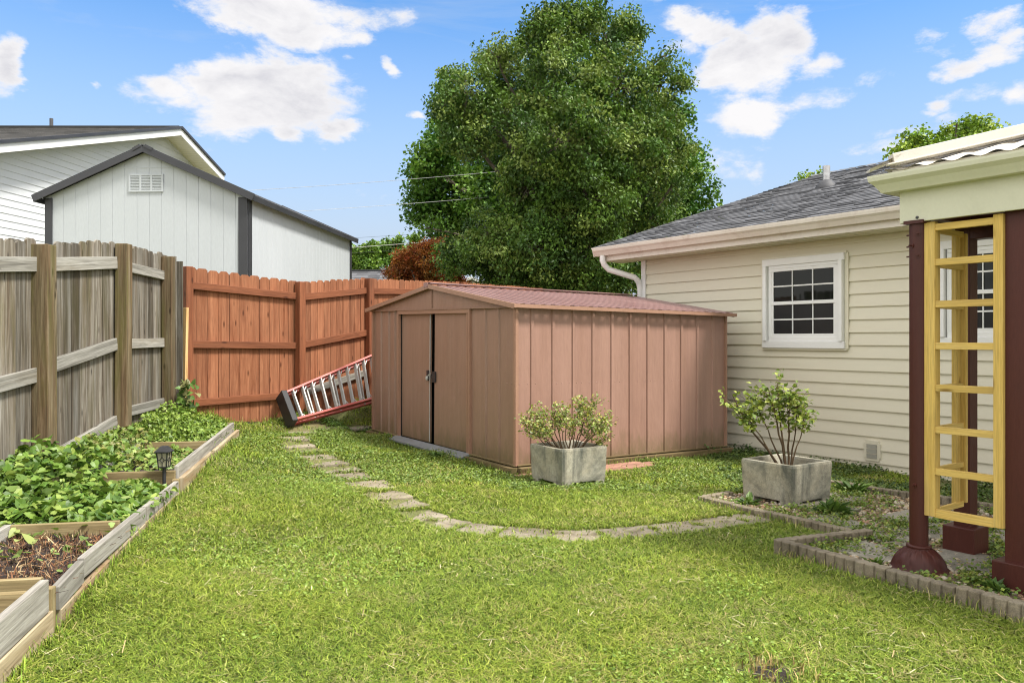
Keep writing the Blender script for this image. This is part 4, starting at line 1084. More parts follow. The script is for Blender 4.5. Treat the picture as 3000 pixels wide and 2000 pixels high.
shrub('potted_shrub', 'tall leaning bare stemmed shrub with loose leafy crown in the planter by the house siding', b2,
      [(b2 + Vector((x, y, z)), r_, (sx, 0, 0)) for x, y, z, r_, sx in
       ((-.47, -.02, .66, .013, -.03), (-.36, .05, .52, .009, -.03), (-.26, .1, .62, .009, -.02), (-.17, -.05, .72, .012, 0), (-.06, .05, .76, .011, 0), (.04, -.04, .70, .011, .02), (.12, .06, .62, .009, .03), (.16, -.03, .52, .008, .03))], 8, 1080, .056,
      [(.25, .30, .05), (.18, .24, .045), (.32, .36, .08), (.13, .19, .04)])
# ------------------------------------------------------------------ stepping stones, pads, bricks, edging
def gpt(px, py, z=None):
    zz = 0.0 if z is None else z
    for _ in range(12):
        y = (CAMZ - zz) * FPX / (py - HZ); x = (px - 1500) / FPX * y
        if z is not None: break
        zz = .5 * zz + .5 * gz1(x, y)
    return x, y
STN = [(1030, 1251, .42, .28), (948, 1254, .42, .3), (886, 1264, .4, .3), (862, 1284, .4, .28), (869, 1304, .4, .28), (889, 1321, .38, .26), (922, 1339, .36, .26), (953, 1356, .36, .26),
       (992, 1376, .38, .27), (1030, 1397, .40, .28), (1080, 1423, .38, .27), (1124, 1452, .40, .27), (1183, 1476, .42, .27), (1240, 1510, .36, .26), (1304, 1533, .38, .26), (1404, 1551, .40, .27),
       (1540, 1563, .40, .27), (1690, 1570, .41, .28), (1845, 1560, .40, .27), (1985, 1546, .38, .27), (2108, 1531, .40, .27), (2216, 1515, .36, .27)]
stone_xy = [gpt(a, b) for a, b, _, _ in STN]
EXCL = []   # (x, y, cos, sin, half length, half width, probability of removing grass)
LAB = ['flat stepping stone half buried beside the ladder', 'flat stepping stone at the bend of the path nearest the red fence', 'thin flat stepping stone where the path turns towards the raised bed', 'flat stepping stone nearest the end of the raised bed', 'flat weedy stepping stone just past the path bend', 'flat brownish stepping stone, third past the path bend',
       'small flat stepping stone level with the shed threshold left end', 'mossy flat stepping stone left of the shed threshold', 'grey flat stepping stone out from the shed sliding doors', 'pale rectangular stepping stone out from the right shed door', 'flat stepping stone on the curve out from the shed corner, far side', 'flat stepping stone on the curve with dry grass round it', 'pale stepping stone where the path starts to bend right',
       'small pale clean stepping stone at the start of the lower curve', 'pale rounded stepping stone before the whitest one', 'whitest rectangular stepping stone on the lower curve of the path', 'long grey stepping stone in line with the shed corner', 'pale stepping stone lowest on the curve below the shed planter', 'brown stained stepping stone right below the shed planter', 'grey stepping stone with dry clippings, right of the lowest curve', 'brownish stepping stone near the scalloped edging', 'last stepping stone of the path beside the scalloped edging']
for i, ((x, y), (_, _, w, l)) in enumerate(zip(stone_xy, STN)):
    j, k = max(i - 1, 0), min(i + 1, len(STN) - 1)
    d = V3(stone_xy[k][0] - stone_xy[j][0], stone_xy[k][1] - stone_xy[j][1]).normalized(); nn = Vector((-d.y, d.x, 0))
    gap = min([math.hypot(stone_xy[q][0] - x, stone_xy[q][1] - y) for q in (i - 1, i + 1) if 0 <= q < len(STN)])
    L = gap * .985 if i else w; W_ = (.41 if i < 12 else l * 1.2)
    z = gz1(x, y); th = thing('stepping_stone', LAB[i], 'stepping stone', (x, y, z), 'stepping stones curving through the lawn')
    pl = []
    for a, b in ((-1, -1), (-.3, -1.0), (.35, -1.02), (1, -1), (1.03, .0), (1, 1), (.3, 1.03), (-.35, 1.0), (-1, 1), (-1.03, 0)):
        pl.append((a * L / 2 + RD.uniform(-.013, .013), b * W_ / 2 + RD.uniform(-.013, .013)))
    mb = MB(); mb.prism(pl, (x, y, z - .03), d, nn, UP, .032 + RD.uniform(0, .003))
    bpy.data.objects.remove(th)
    s = obj('stepping_stone', mb, M['stone'], None, bevel=.008); tag(s, LAB[i], 'stepping stone', 'stepping stones curving through the lawn')
    EXCL.append((x, y, d.x, d.y, L / 2 * .97, W_ / 2 * (.97 if i > 11 else .9), .955))
PADS = [((2.62, 6.62), .42, .36), ((3.16, 6.15), .52, .40), ((2.98, 5.72), .4, .34), ((2.62, 5.62), .44, .34), ((2.42, 6.05), .4, .34), ((2.34, 5.22), .42, .36), ((2.62, 5.08), .36, .34), ((2.86, 4.92), .62, .5), ((3.5, 5.5), .5, .4), ((2.85, 7.0), .4, .34)]
PLAB = ['grey paving pad close behind the house side planter', 'large pale paving pad in gravel nearest the back edging', 'grey paving pad in gravel seen left of the brown column', 'grey paving pad among weeds by the edging corner', 'grey paving pad at the foot of the house side planter', 'small paving pad in gravel left of the column dome', 'grey paving pad just behind the column dome', 'broad grey slab under the brown post blocks', 'grey paving pad right of the rear brown post', 'grey paving pad half hidden behind the house side planter']
for (c, a, b), lab in zip(PADS, PLAB):
    z = gz1(*c); th = RD.uniform(-.06, .06); d = Matrix.Rotation(th, 3, 'Z') @ EF; nn = Matrix.Rotation(th, 3, 'Z') @ NI
    pl = [(x * a / 2 + RD.uniform(-.015, .015), y * b / 2 + RD.uniform(-.015, .015)) for x, y in ((-1, -1), (0, -1), (1, -1), (1, 0), (1, 1), (0, 1), (-1, 1), (-1, 0))]
    mb = MB(); mb.prism(pl, (c[0], c[1], z - .03), d, nn, UP, .052)
    tag(obj('paving_pad', mb, M['pad'], None, bevel=.006), lab, 'paving pad', 'paving pads set in the gravel bed')
# salmon bricks beside the shed
k = 0
BR = []
for i in range(5):
    for j in range(3):
        BR.append((SO + SU * (.62 + i * .212 + (j % 2) * .1) - SV * (.17 + j * .108), SU, RD.uniform(-.05, .05)))
for i in range(4): BR.append((SO + SU * (.12 - .0 + i * .2) - SV * .13 - SU * .1, SU, RD.uniform(-.08, .08))) if i < 2 else None
BLAB = 'salmon red paver brick laid flat between the shed and its planter'
for p, d, a in BR:
    d = Matrix.Rotation(a, 3, 'Z') @ d; nn = Vector((-d.y, d.x, 0)); z = gz1(p.x, p.y)
    mb = MB(); mb.beam(V3(p.x, p.y, z - .014) - d * .1, V3(p.x, p.y, z - .014 + RD.uniform(0, .006)) + d * .1, .1, .05)
    tag(obj('paver_brick', mb, M['brick'], None, bevel=.005), BLAB, 'brick', 'salmon bricks laid beside the metal shed')
    EXCL.append((p.x, p.y, d.x, d.y, .12, .07, .97))

def edging(p0, p1, h=.085, z0=None, label='', unit=.40, n=6):
    a, b = V3(*p0), V3(*p1); L = (b - a).length; d = (b - a) / L; nn = Vector((-d.y, d.x, 0)); cnt = max(1, round(L / unit)); u = L / cnt
    for i in range(cnt):
        o = a + d * (u * i); m = o + d * u / 2; z = gz1(m.x, m.y) - .03
        pl = []; w = .036
        for sgn in (-1, 1):
            row = []
            for q in range(n):
                for an in np.linspace(0, pi, 6)[:-1]:
                    row.append((u * .99 * (q + .5 - .5 * cos(an)) / n, sgn * (w - .017 + .023 * sin(an))))
            row.append((u * .99, sgn * (w - .011)))
            pl += row if sgn < 0 else row[::-1]
        th = RD.uniform(-.012, .012); dd = Matrix.Rotation(th, 3, 'Z') @ d; n2 = Vector((-dd.y, dd.x, 0))
        mb = MB(); mb.prism(pl, V3(o.x, o.y, z), dd, n2, UP, h + .03 + RD.uniform(-.006, .006))
        lab = label[i] if isinstance(label, list) and i < len(label) else (label if isinstance(label, str) else label[-1])
        tag(obj('edging_block', mb, M['edging'], None, bevel=.006), lab, 'edging block', 'scalloped concrete edging round the gravel bed')
        EXCL.append((m.x, m.y, d.x, d.y, u / 2, .06, 1.0))
edging((1.62, 6.90), (2.39, 5.66), .05, label='scalloped concrete edging block in the run between the stepping stones and the house side planter')
edging((1.66, 6.93), (1.95, 7.13), .045, label='scalloped concrete edging block turning in behind the house side planter')
edging((2.50, 5.60), (1.76, 5.30), .07, label='scalloped concrete edging block in the short return leading away from the lawn corner')
edging((1.73, 5.25), (2.98, 3.22), .088, label='scalloped concrete edging block in the front run below the column dome')
edging((2.98, 7.66), (4.35, 5.98), .065, label='scalloped concrete edging block in the back run along the planting strip below the siding')

# ------------------------------------------------------------------ gravel bed
def inpoly(x, y, poly):
    r = np.zeros(x.shape, bool); n = len(poly)
    for i in range(n):
        x0, y0 = poly[i]; x1, y1 = poly[(i + 1) % n]
        c = ((y0 > y) != (y1 > y)) & (x < (x1 - x0) * (y - y0) / (y1 - y0 + 1e-12) + x0); r ^= c
    return r
GRAVEL = [(1.64, 6.92), (2.42, 5.66), (2.50, 5.60), (1.76, 5.29), (3.0, 3.2), (5.0, 3.0), (5.2, 5.2), (4.35, 5.95), (2.98, 7.66), (2.0, 7.2)]
HOUSESTRIP = [(2.0, 7.2), (2.98, 7.66), (4.35, 5.98), (5.3, 5.4), (6.2, 6.2), (2.0, 12.0), (2.4, 10.6), (2.3, 9.6)]
SHEDP = [tuple((SO + SU * u + SV * v)[:2]) for u, v in ((-.06, -.06), (LU + .06, -.06), (LU + .06, LV + .06), (-.06, LV + .06))]
BEDP = [tuple(bl(y, 0, o)[:2]) for y, o in ((1.5, -.01), (9.74, -.03), (9.74, .7), (1.5, .7))]
BEDP2 = [tuple(bl(y, 0, o)[:2]) for y, o in ((1.5, -.01), (9.74, -.03), (9.74, 2.0), (1.5, 3.0))]
mb = MB(); gx = np.arange(1.4, 5.3, .1); gy = np.arange(3.0, 7.8, .1)
GXX, GYY = np.meshgrid(gx, gy); ok = inpoly(GXX, GYY, GRAVEL); GZZ = gz(GXX, GYY) + .006
for j in range(len(gy) - 1):
    for i in range(len(gx) - 1):
        if ok[j, i] and ok[j + 1, i] and ok[j, i + 1] and ok[j + 1, i + 1]:
            mb.poly([(gx[i], gy[j], GZZ[j, i]), (gx[i + 1], gy[j], GZZ[j, i + 1]), (gx[i + 1], gy[j + 1], GZZ[j + 1, i + 1]), (gx[i], gy[j + 1], GZZ[j + 1, i])], None, .5, True)
M['gravelsoil'] = paint('gravel_bed_soil', (.12, .085, .05), (.19, .14, .085), .95, 9, 90, .25, .6, bdist=.01)
tag(obj('gravel_soil', mb, M['gravelsoil']), kind='structure')
N = 15000
px_ = rng.uniform(1.6, 5.1, N); py_ = rng.uniform(3.1, 7.7, N); k = inpoly(px_, py_, GRAVEL); px_, py_ = px_[k], py_[k]; N = len(px_)
t = (1 + 5 ** .5) / 2
ICO = np.array([(-1, t, 0), (1, t, 0), (-1, -t, 0), (1, -t, 0), (0, -1, t), (0, 1, t), (0, -1, -t), (0, 1, -t), (t, 0, -1), (t, 0, 1), (-t, 0, -1), (-t, 0, 1)]) / 1.9
ICF = [(0, 11, 5), (0, 5, 1), (0, 1, 7), (0, 7, 10), (0, 10, 11), (1, 5, 9), (5, 11, 4), (11, 10, 2), (10, 7, 6), (7, 1, 8), (3, 9, 4), (3, 4, 2), (3, 2, 6), (3, 6, 8), (3, 8, 9), (4, 9, 5), (2, 4, 11), (6, 2, 10), (8, 6, 7), (9, 8, 1)]
sz = rng.lognormal(0, .35, N) * .0125
sc3 = sz[:, None] * np.stack([rng.uniform(.8, 1.3, N), rng.uniform(.7, 1.1, N), rng.uniform(.5, .8, N)], 1)
an = rng.uniform(0, 2 * pi, N); ca, sa = np.cos(an), np.sin(an)
P = ICO[None] * sc3[:, None, :]
P = np.stack([P[..., 0] * ca[:, None] - P[..., 1] * sa[:, None], P[..., 0] * sa[:, None] + P[..., 1] * ca[:, None], P[..., 2]], -1) + rng.normal(size=(N, 12, 3)) * sz[:, None, None] * .07
P += np.stack([px_, py_, gz(px_, py_) + .006 + sz * .25], 1)[:, None, :]
col = palette(N, [(.42, .34, .22), (.36, .25, .14), (.46, .40, .30), (.28, .19, .11), (.5, .44, .34), (.36, .22, .13)], jit=.15)
tag(npobj('gravel', P, ICF, col, M['pebble'], None, True), kind='stuff')

# ------------------------------------------------------------------ leafy ground cover, vines and weeds
HEART = np.array([(0, .05, 0), (0, -.06, -.02), (.26, -.2, .02), (.5, .02, .06), (.42, .42, .05), (0, 1.0, -.14), (-.42, .42, .05), (-.5, .02, .06), (-.26, -.2, .02)])
HF = [(0, i, i % 8 + 1) for i in range(1, 9)]
def heart_leaves(C, size, up=.9, rg=rng, facing=None):
    N = len(C); d, s, n = rot_frames(N, up, rg)
    if facing is not None:
        n = n + np.array(facing); n /= np.linalg.norm(n, axis=1)[:, None]; d -= n * (d * n).sum(1)[:, None]; d /= np.linalg.norm(d, axis=1)[:, None]; s = np.cross(n, d)
    L = np.broadcast_to(np.asarray(size, float), (N,))
    H = HEART[None] * L[:, None, None] * np.stack([rg.uniform(.8, 1.15, N), np.ones(N), rg.uniform(.2, 1.6, N)], 1)[:, None, :]
    return C[:, None, :] + H[..., 0:1] * s[:, None, :] + H[..., 1:2] * d[:, None, :] + H[..., 2:3] * n[:, None, :]
def mound(N, y0, y1, o0, o1, zb, ht, rg, p=1.0):
    """points through a lumpy mound over the bed, bed coordinates (y, offset towards the fence)"""
    y = rg.uniform(y0, y1, N); o = rg.uniform(o0, o1, N)
    fy = np.clip(np.minimum(y - y0, y1 - y) / .22, 0, 1); fo = np.clip(np.minimum(o - o0, o1 - o) / .16, 0, 1)
    lump = .72 + .28 * np.sin(y * 6.1 + o * 4) * np.cos(o * 7.3 - y * 2.2)
    h = ht * (fy * fo) ** .5 * lump * (rg.uniform(0, 1, N) ** .45)
    x = -2.1 - .202 * (y - 3.6)
    return np.stack([x + BN.x * o, y + BN.y * o, zb + h], 1)
def plantmass(name, label, parts, cols, lsz, stalks=0, mat='vine_leaf', seed=1, up=.42):
    rg = np.random.default_rng(seed)
    C = np.concatenate([mound(*a, rg) for a in parts]); N = len(C)
    P = heart_leaves(C, rg.uniform(.55, 1.15, N) * lsz, up, rg, (.05, -.16, .14))
    o = npobj(name, P, HF, palette(N, cols, jit=.16, rg=rg), M[mat], None, False)
    return tag(o, label, 'plant', kind='stuff')
plantmass('vine_foliage', 'mass of heart leaved green vines spilling over the middle of the raised bed',
          [(2500, 4.95, 6.25, .02, .9, .19, .21), (1000, 5.05, 5.9, .6, 1.45, .22, .34), (1200, 5.9, 7.2, .55, 1.35, .28, .34), (60, 5.5, 6.3, -.015, .12, .24, .05)],
          [(.088, .165, .024), (.125, .21, .032), (.065, .125, .022), (.165, .25, .045), (.22, .29, .06)], .064, seed=4)
plantmass('vine_foliage', 'paler small leaved vines filling the raised bed around the lantern',
          [(700, 6.0, 6.44, .06, .6, .20, .14), (850, 6.7, 7.85, .10, .60, .28, .14), (1100, 7.0, 8.6, .55, 1.15, .32, .24)],
          [(.165, .25, .045), (.12, .20, .04), (.22, .29, .065), (.22, .22, .065)], .047, seed=5)
plantmass('mint_foliage', 'bright green mint filling the far end of the raised bed by the red fence',
          [(4200, 8.14, 9.7, .03, .85, .31, .20), (1500, 8.6, 9.75, .3, .95, .34, .36)],
          [(.155, .24, .038), (.205, .295, .046), (.105, .175, .028), (.25, .33, .07)], .036, seed=6, up=.25)
# climbing sprig on the corner post
rg = np.random.default_rng(9); C = np.stack([-3.88 + rg.normal(size=70) * .05, 9.55 + rg.normal(size=70) * .04, rg.uniform(.5, .88, 70)], 1)
tag(npobj('climbing_sprig', heart_leaves(C, rg.uniform(.05, .09, 70), .2, rg, (.3, -.8, 0)), HF, palette(70, [(.12, .2, .04), (.08, .15, .03), (.2, .2, .08)], rg=rg), M['vine_leaf']), 'dark leafy sprig climbing the fence corner beside the yellow plank', 'plant')
# sparse seedlings and dry stubble in the near compartment
rg = np.random.default_rng(21); N = 46
y = rg.uniform(3.75, 4.9, N) ** 1.0; o = rg.uniform(.05, .62, N); y = 4.9 - (4.9 - y) * rg.uniform(.0, 1, N)
C = np.stack([-2.1 - .202 * (y - 3.6) + BN.x * o, y + BN.y * o, .215 + rg.uniform(0, .06, N)], 1)
tag(npobj('seedlings', heart_leaves(C, rg.uniform(.025, .07, N), .9, rg), HF, palette(N, [(.2, .28, .07), (.26, .3, .09), (.15, .22, .05)], rg=rg), M['vine_leaf']), kind='stuff')
N = 2600; y = np.concatenate([rg.uniform(3.72, 4.92, N), rg.uniform(2.4, 3.48, 900)]); N = len(y); o = rg.uniform(.04, .64, N)
C = np.stack([-2.1 - .202 * (y - 3.6) + BN.x * o, y + BN.y * o, np.full(N, .205)], 1)
stand = rg.uniform(size=N) < .55
d = rg.normal(size=(N, 3)); d[:, 2] = np.where(stand, np.abs(d[:, 2]) * 1.5 + .8, rg.uniform(0, .25, N)); d /= np.linalg.norm(d, axis=1)[:, None]
s = np.cross(d, rg.normal(size=(N, 3))); s /= np.linalg.norm(s, axis=1)[:, None]; L = np.where(stand, rg.uniform(.015, .055, N), rg.uniform(.02, .11, N))[:, None]
w = rg.uniform(.0015, .004, N)[:, None]
P = np.stack([C - s * w, C + s * w, C + d * L + s * w * .5, C + d * L - s * w * .5], 1)
tag(npobj('dry_stubble', P, [(0, 1, 2, 3)], palette(N, [(.24, .11, .05), (.32, .19, .09), (.15, .065, .03), (.42, .31, .17), (.08, .045, .03), (.05, .03, .025)], jit=.2, rg=rg), M['straw']), kind='stuff')

def vnoise(x, y, f, seed):
    r = np.random.default_rng(seed); s = 0
    for o in range(3):
        ph = r.uniform(0, 6.3, 6); fr = f * 1.9 ** o
        s = s + (np.sin(x * fr + ph[0] + 1.3 * np.sin(y * fr * .7 + ph[1])) * np.cos(y * fr * 1.1 + ph[2] + 1.1 * np.sin(x * fr * .8 + ph[3]))) / 1.6 ** o
    return s / 2.0
# clumpy ground cover helper
def clumps(name, region, n_cl, per, rad, ht, lsz, cols, seed, kind='stuff', excl=True, box=(1.4, 5.4, 3.0, 11.5), up=1.0):
    rg = np.random.default_rng(seed)
    cx, cy = rg.uniform(box[0], box[1], n_cl * 4), rg.uniform(box[2], box[3], n_cl * 4); k = inpoly(cx, cy, region) & (vnoise(cx, cy, 2.6, seed) > -.12); cx, cy = cx[k][:n_cl], cy[k][:n_cl]
    n = len(cx) * per; r = np.repeat(rad * rg.uniform(.4, 1.3, len(cx)), per) * rg.uniform(0, 1, n) ** .6; a = rg.uniform(0, 2 * pi, n)
    x = np.repeat(cx, per) + r * np.cos(a); y = np.repeat(cy, per) + r * np.sin(a); k = inpoly(x, y, region)
    for q_, rr_ in ((PO, .20), (pp(.53, .06, 0), .15), (pp(-.03, .635, 0), .15), (p2c, .36)): k &= np.hypot(x - q_.x, y - q_.y) > rr_
    x, y = x[k], y[k]
    z = gz(x, y) + .008 + ht * rg.uniform(.1, 1, len(x)) * rg.uniform(.3, 1, len(x)); C = np.stack([x, y, z], 1)
    o = npobj(name, leaf_cards(C, rg.uniform(.6, 1.2, len(x)) * lsz, up, .38, 0, .12, rg), LEAF2, palette(len(x), cols, jit=.22, rg=rg), M['vine_leaf'])
    return tag(o, kind=kind)
clumps('gravel_weeds', GRAVEL, 640, 60, .13, .055, .028, [(.15, .23, .04), (.21, .27, .05), (.26, .29, .06), (.10, .16, .03)], 31)
clumps('ground_cover', HOUSESTRIP, 420, 60, .16, .07, .032, [(.07, .12, .03), (.10, .16, .035), (.05, .09, .025), (.14, .18, .05)], 32)
clumps('ground_cover', [(2.0, 9.2), (3.2, 10.25), (2.9, 10.7), (1.8, 9.5)], 40, 70, .16, .16, .04, [(.05, .10, .025), (.08, .14, .03)], 33)
clumps('ground_cover', [(-2.9, 10.6), (-2.3, 10.9), (-1.2, 12.2), (-.9, 13.2), (-1.6, 13.0), (-2.5, 11.7), (-2.95, 10.95)], 130, 60, .14, .10, .034, [(.12, .2, .04), (.16, .25, .05), (.08, .14, .03)], 34, box=(-3.2, -.8, 10.4, 13.3))
clumps('ground_cover', [tuple((SO + SU * u + SV * v)[:2]) for u, v in ((-.12, -.1), (-.2, LV), (-.1, LV + .1), (-.05, -.05))], 60, 40, .09, .05, .026, [(.10, .17, .035), (.14, .22, .05)], 35, box=(-2.6, .4, 7.8, 11.4))
clumps('ground_cover', [tuple(bl(y, 0, o)[:2]) for y, o in ((2.0, .72), (9.7, .78), (9.7, 1.0), (7.0, 1.35), (4.5, 1.9), (2.0, 2.2))], 420, 60, .18, .09, .034, [(.12, .2, .035), (.16, .25, .045), (.22, .27, .06)], 36, box=(-4.3, -2.2, 2.0, 9.7))
# broad weeds with long leaves
def weed(label, c, n, L, seed, cols):
    rg = np.random.default_rng(seed); a = rg.uniform(0, 2 * pi, n); el = rg.uniform(.35, 1.2, n)
    d = np.stack([np.cos(a) * np.cos(el), np.sin(a) * np.cos(el), np.sin(el)], 1); s = np.stack([-np.sin(a), np.cos(a), 0 * a], 1); l = rg.uniform(.5, 1.1, n)[:, None] * L
    b = np.array([c[0], c[1], gz1(*c) + .005]) + rg.normal(size=(n, 3)) * np.array([.02, .02, 0]); up = np.array([0, 0, 1.0])
    P = np.stack([b, b + d * l * .5 + s * l * .13, b + d * l - up * l * .25, b + d * l * .5 - s * l * .13], 1)
    return tag(npobj('broadleaf_weed', P, LEAF2, palette(n, cols, rg=rg), M['vine_leaf']), label, 'weed')
gw = [(.08, .15, .03), (.12, .2, .04), (.06, .11, .025)]
weed('bushy long leaved weed at the front corner of the house side planter', (2.55, 6.38), 60, .2, 41, gw)
weed('long leaved weed sprouting at the back edging near the house siding', (3.08, 7.25), 34, .22, 42, gw)
weed('low round weed clump between the column dome and the right post block', (2.66, 4.40), 80, .11, 43, gw)
weed('small weed rosette at the left foot of the house side planter', (1.98, 6.72), 22, .16, 44, gw)
weed('low weed clump beside the left edge of the column dome', (2.22, 4.92), 50, .09, 45, [(.13, .2, .04), (.1, .17, .03)])
weed('leafy weed clump in the grass before the right shed door', (-.85, 9.0), 44, .13, 46, gw)

# ------------------------------------------------------------------ lawn: real blades and clover leaves, denser nearer the camera
def removed(x, y, rg):
    bad = inpoly(x, y, SHEDP) | inpoly(x, y, BEDP2) | inpoly(x, y, GRAVEL)
    u = rg.uniform(size=len(x))
    for cx, cy, c, s_, hl, hw, p in EXCL:
        dx, dy = x - cx, y - cy; a = dx * c + dy * s_; b = -dx * s_ + dy * c
        e = .02 * np.sin(a * 40 + cx * 9) + .02 * np.sin(b * 33 + cy * 7)
        bad |= (np.abs(a) < hl + e) & (np.abs(b) < hw + e) & (u < p)
    bad |= ((x + .702 * y) > 10.38)
    fl = np.stack([p[:2] for p in RP]); 
    for (x0, y0), (x1, y1) in zip(fl, fl[1:]): bad |= ((x1 - x0) * (y - y0) - (y1 - y0) * (x - x0) > .02) & (y > y0 - .3) & (y < y1 + .05)
    r = np.hypot(x - 1.08, y - 3.33); bad |= (r < .13 + .06 * np.sin(x * 31) * np.cos(y * 27)) & (u < .93)
    return bad
def in_view(x, y, m=.35): return (np.abs(x) < .66 * y + m + .4) & (y > 2.55)
def lawn(name, n, box, hgt, wid, seed, cols, wts, lie=.55, clover=False):
    rg = np.random.default_rng(seed)
    x = rg.uniform(box[0], box[1], n); y = rg.uniform(box[2], box[3], n)
    k = in_view(x, y); x, y = x[k], y[k]
    patch = vnoise(x, y, 2.1, 3); thin = vnoise(x, y, 5.5, 8)
    k = (rg.uniform(size=len(x)) < np.clip(.86 + .3 * thin, .35, 1)) & ~removed(x, y, rg); x, y, patch, thin = x[k], y[k], patch[k], thin[k]
    N = len(x); z = gz(x, y); C = np.stack([x, y, z], 1)
    dry = np.clip(.5 * thin + .35 * vnoise(x, y, 1.3, 17), -1, 1)
    c = palette(N, cols, wts, .27, rg)
    f = np.clip(dry * .75 - .05, 0, .45)[:, None]; straw = rg.uniform(size=(N, 1)) < f; c = np.where(straw, np.array([.36, .31, .13]) * (1 + rg.normal(size=(N, 1)) * .15), c)
    c = c * (1 + .16 * patch[:, None] * np.array([1.2, .8, .5]))
    c = np.clip(c, .01, .8)
    a = rg.uniform(0, 2 * pi, N); h = hgt * rg.uniform(.5, 1.25, N) * (1 + .25 * patch)
    le = lie * rg.uniform(.3, 1.5, N)
    dxy = np.stack([np.cos(a), np.sin(a), 0 * a], 1); s = np.stack([-np.sin(a), np.cos(a), 0 * a], 1); up = np.array([0, 0, 1.0]); w = (wid * rg.uniform(.6, 1.3, N))[:, None] / 2
    tw = rg.normal(size=(N, 1)) * .6; s2 = s * np.cos(tw) + dxy * np.sin(tw)
    H = h[:, None]; LE = (h * le)[:, None]
    m1 = C + up * H * .55 + dxy * LE * .45; t_ = C + up * H * .82 + dxy * LE * 1.35
    P = np.stack([C - s * w, C + s * w, m1 + s2 * w * .85, m1 - s2 * w * .85, t_], 1)
    return P, c
GC = [(.148, .222, .026), (.215, .282, .036), (.285, .335, .056), (.088, .145, .023), (.35, .345, .11)]
GW = [.26, .31, .22, .12, .09]
parts = [lawn('g', 330000, (-2.6, 3.6, 2.5, 4.6), .029, .0050, 51, GC, GW, 1.25), lawn('g', 280000, (-3.4, 4.0, 4.6, 7.4), .030, .0060, 52, GC, GW, 1.2), lawn('g', 190000, (-4.0, 4.2, 7.4, 13.4), .042, .0088, 53, GC, GW, .8)]
def tufts(segs, n_m, hgt, seed, cols, spread=.03):
    """longer grass the mower missed, along the foot of boards, blocks, fences and stones"""
    rg = np.random.default_rng(seed); C = []
    for (x0, y0), (x1, y1) in segs:
        n = int(n_m * math.hypot(x1 - x0, y1 - y0)); f = rg.uniform(0, 1, n); g = vnoise(f * 9 + x0 * 3, f * 4 + y0, 1.5, seed); k = rg.uniform(size=n) < np.clip(.45 + .6 * g, .05, 1); f = f[k]
        C.append(np.stack([x0 + (x1 - x0) * f, y0 + (y1 - y0) * f], 1) + rg.normal(size=(len(f), 2)) * spread)
    C = np.concatenate(C); x, y = C[:, 0], C[:, 1]; N = len(x); C = np.stack([x, y, gz(x, y)], 1)
    a = rg.uniform(0, 2 * pi, N); h = (hgt * rg.uniform(.4, 1.3, N))[:, None]; dxy = np.stack([np.cos(a), np.sin(a), 0 * a], 1); s = np.stack([-np.sin(a), np.cos(a), 0 * a], 1); up = np.array([0, 0, 1.0]); w = rg.uniform(.002, .0035, N)[:, None]; le = h * rg.uniform(.1, .7, N)[:, None]
    m1 = C + up * h * .6 + dxy * le * .4; P = np.stack([C - s * w, C + s * w, m1 + s * w * .8, m1 - s * w * .8, C + up * h * .9 + dxy * le * 1.3], 1)
    return P, palette(N, cols, jit=.25, rg=rg)
bseg = [(tuple(bl(y, 0, -.035)[:2]), tuple(bl(y + .5, 0, -.035)[:2])) for y in np.arange(2.9, 9.6, .5)]
eseg = [((1.60, 6.84), (2.36, 5.60)), ((1.68, 5.22), (2.90, 3.24)), ((1.78, 5.38), (2.44, 5.66)), ((1.60, 6.95), (1.9, 7.16))]
fseg = [(a[:2], b[:2]) for a, b in zip(RP, RP[1:])]; sseg = [(tuple(sp(-.0, 0, 0, .11)[:2]), tuple(sp(0, LV, 0, .11)[:2])), (tuple(sp(0, 0, 0, .11, 's')[:2]), tuple(sp(LU, 0, 0, .11, 's')[:2]))]
pseg = [(stone_xy[i], stone_xy[i + 1]) for i in range(len(stone_xy) - 1)]
TC = [(.15, .24, .03), (.22, .30, .04), (.11, .18, .025), (.32, .31, .10)]
parts += [tufts(bseg, 420, .07, 81, TC), tufts(eseg, 520, .065, 82, TC + [(.42, .36, .17)]), tufts(fseg, 300, .10, 83, TC, .05), tufts(sseg, 380, .07, 84, TC, .04), tufts(pseg, 130, .032, 85, TC + [(.42, .34, .16)], .15)]
P = np.concatenate([p for p, _ in parts]); c = np.concatenate([q for _, q in parts])
sb = MB(); sr_ = [.085 * (1 + .3 * sin(2.1 * q) + .2 * cos(3.7 * q)) for q in range(16)]
sb.poly([(1.08 + 1.5 * sr_[q] * cos(q * pi / 8), 3.33 + sr_[q] * sin(q * pi / 8), gz1(1.08, 3.33) + .006) for q in range(16)])
tag(obj('bare_soil', sb, M['soil']), kind='structure')
_p, _c = tufts([((.96, 3.30), (1.06, 3.40)), ((1.06, 3.42), (1.2, 3.38)), ((1.2, 3.36), (1.22, 3.25)), ((.98, 3.25), (1.15, 3.24))], 700, .06, 86, [(.40, .30, .13), (.30, .2, .09), (.2, .27, .05)], .03); P = np.concatenate([P, _p]); c = np.concatenate([c, _c])
me_obj = npobj('grass', P, [(0, 1, 2), (0, 2, 3), (3, 2, 4)], c, M['grassblade']); tag(me_obj, kind='stuff')
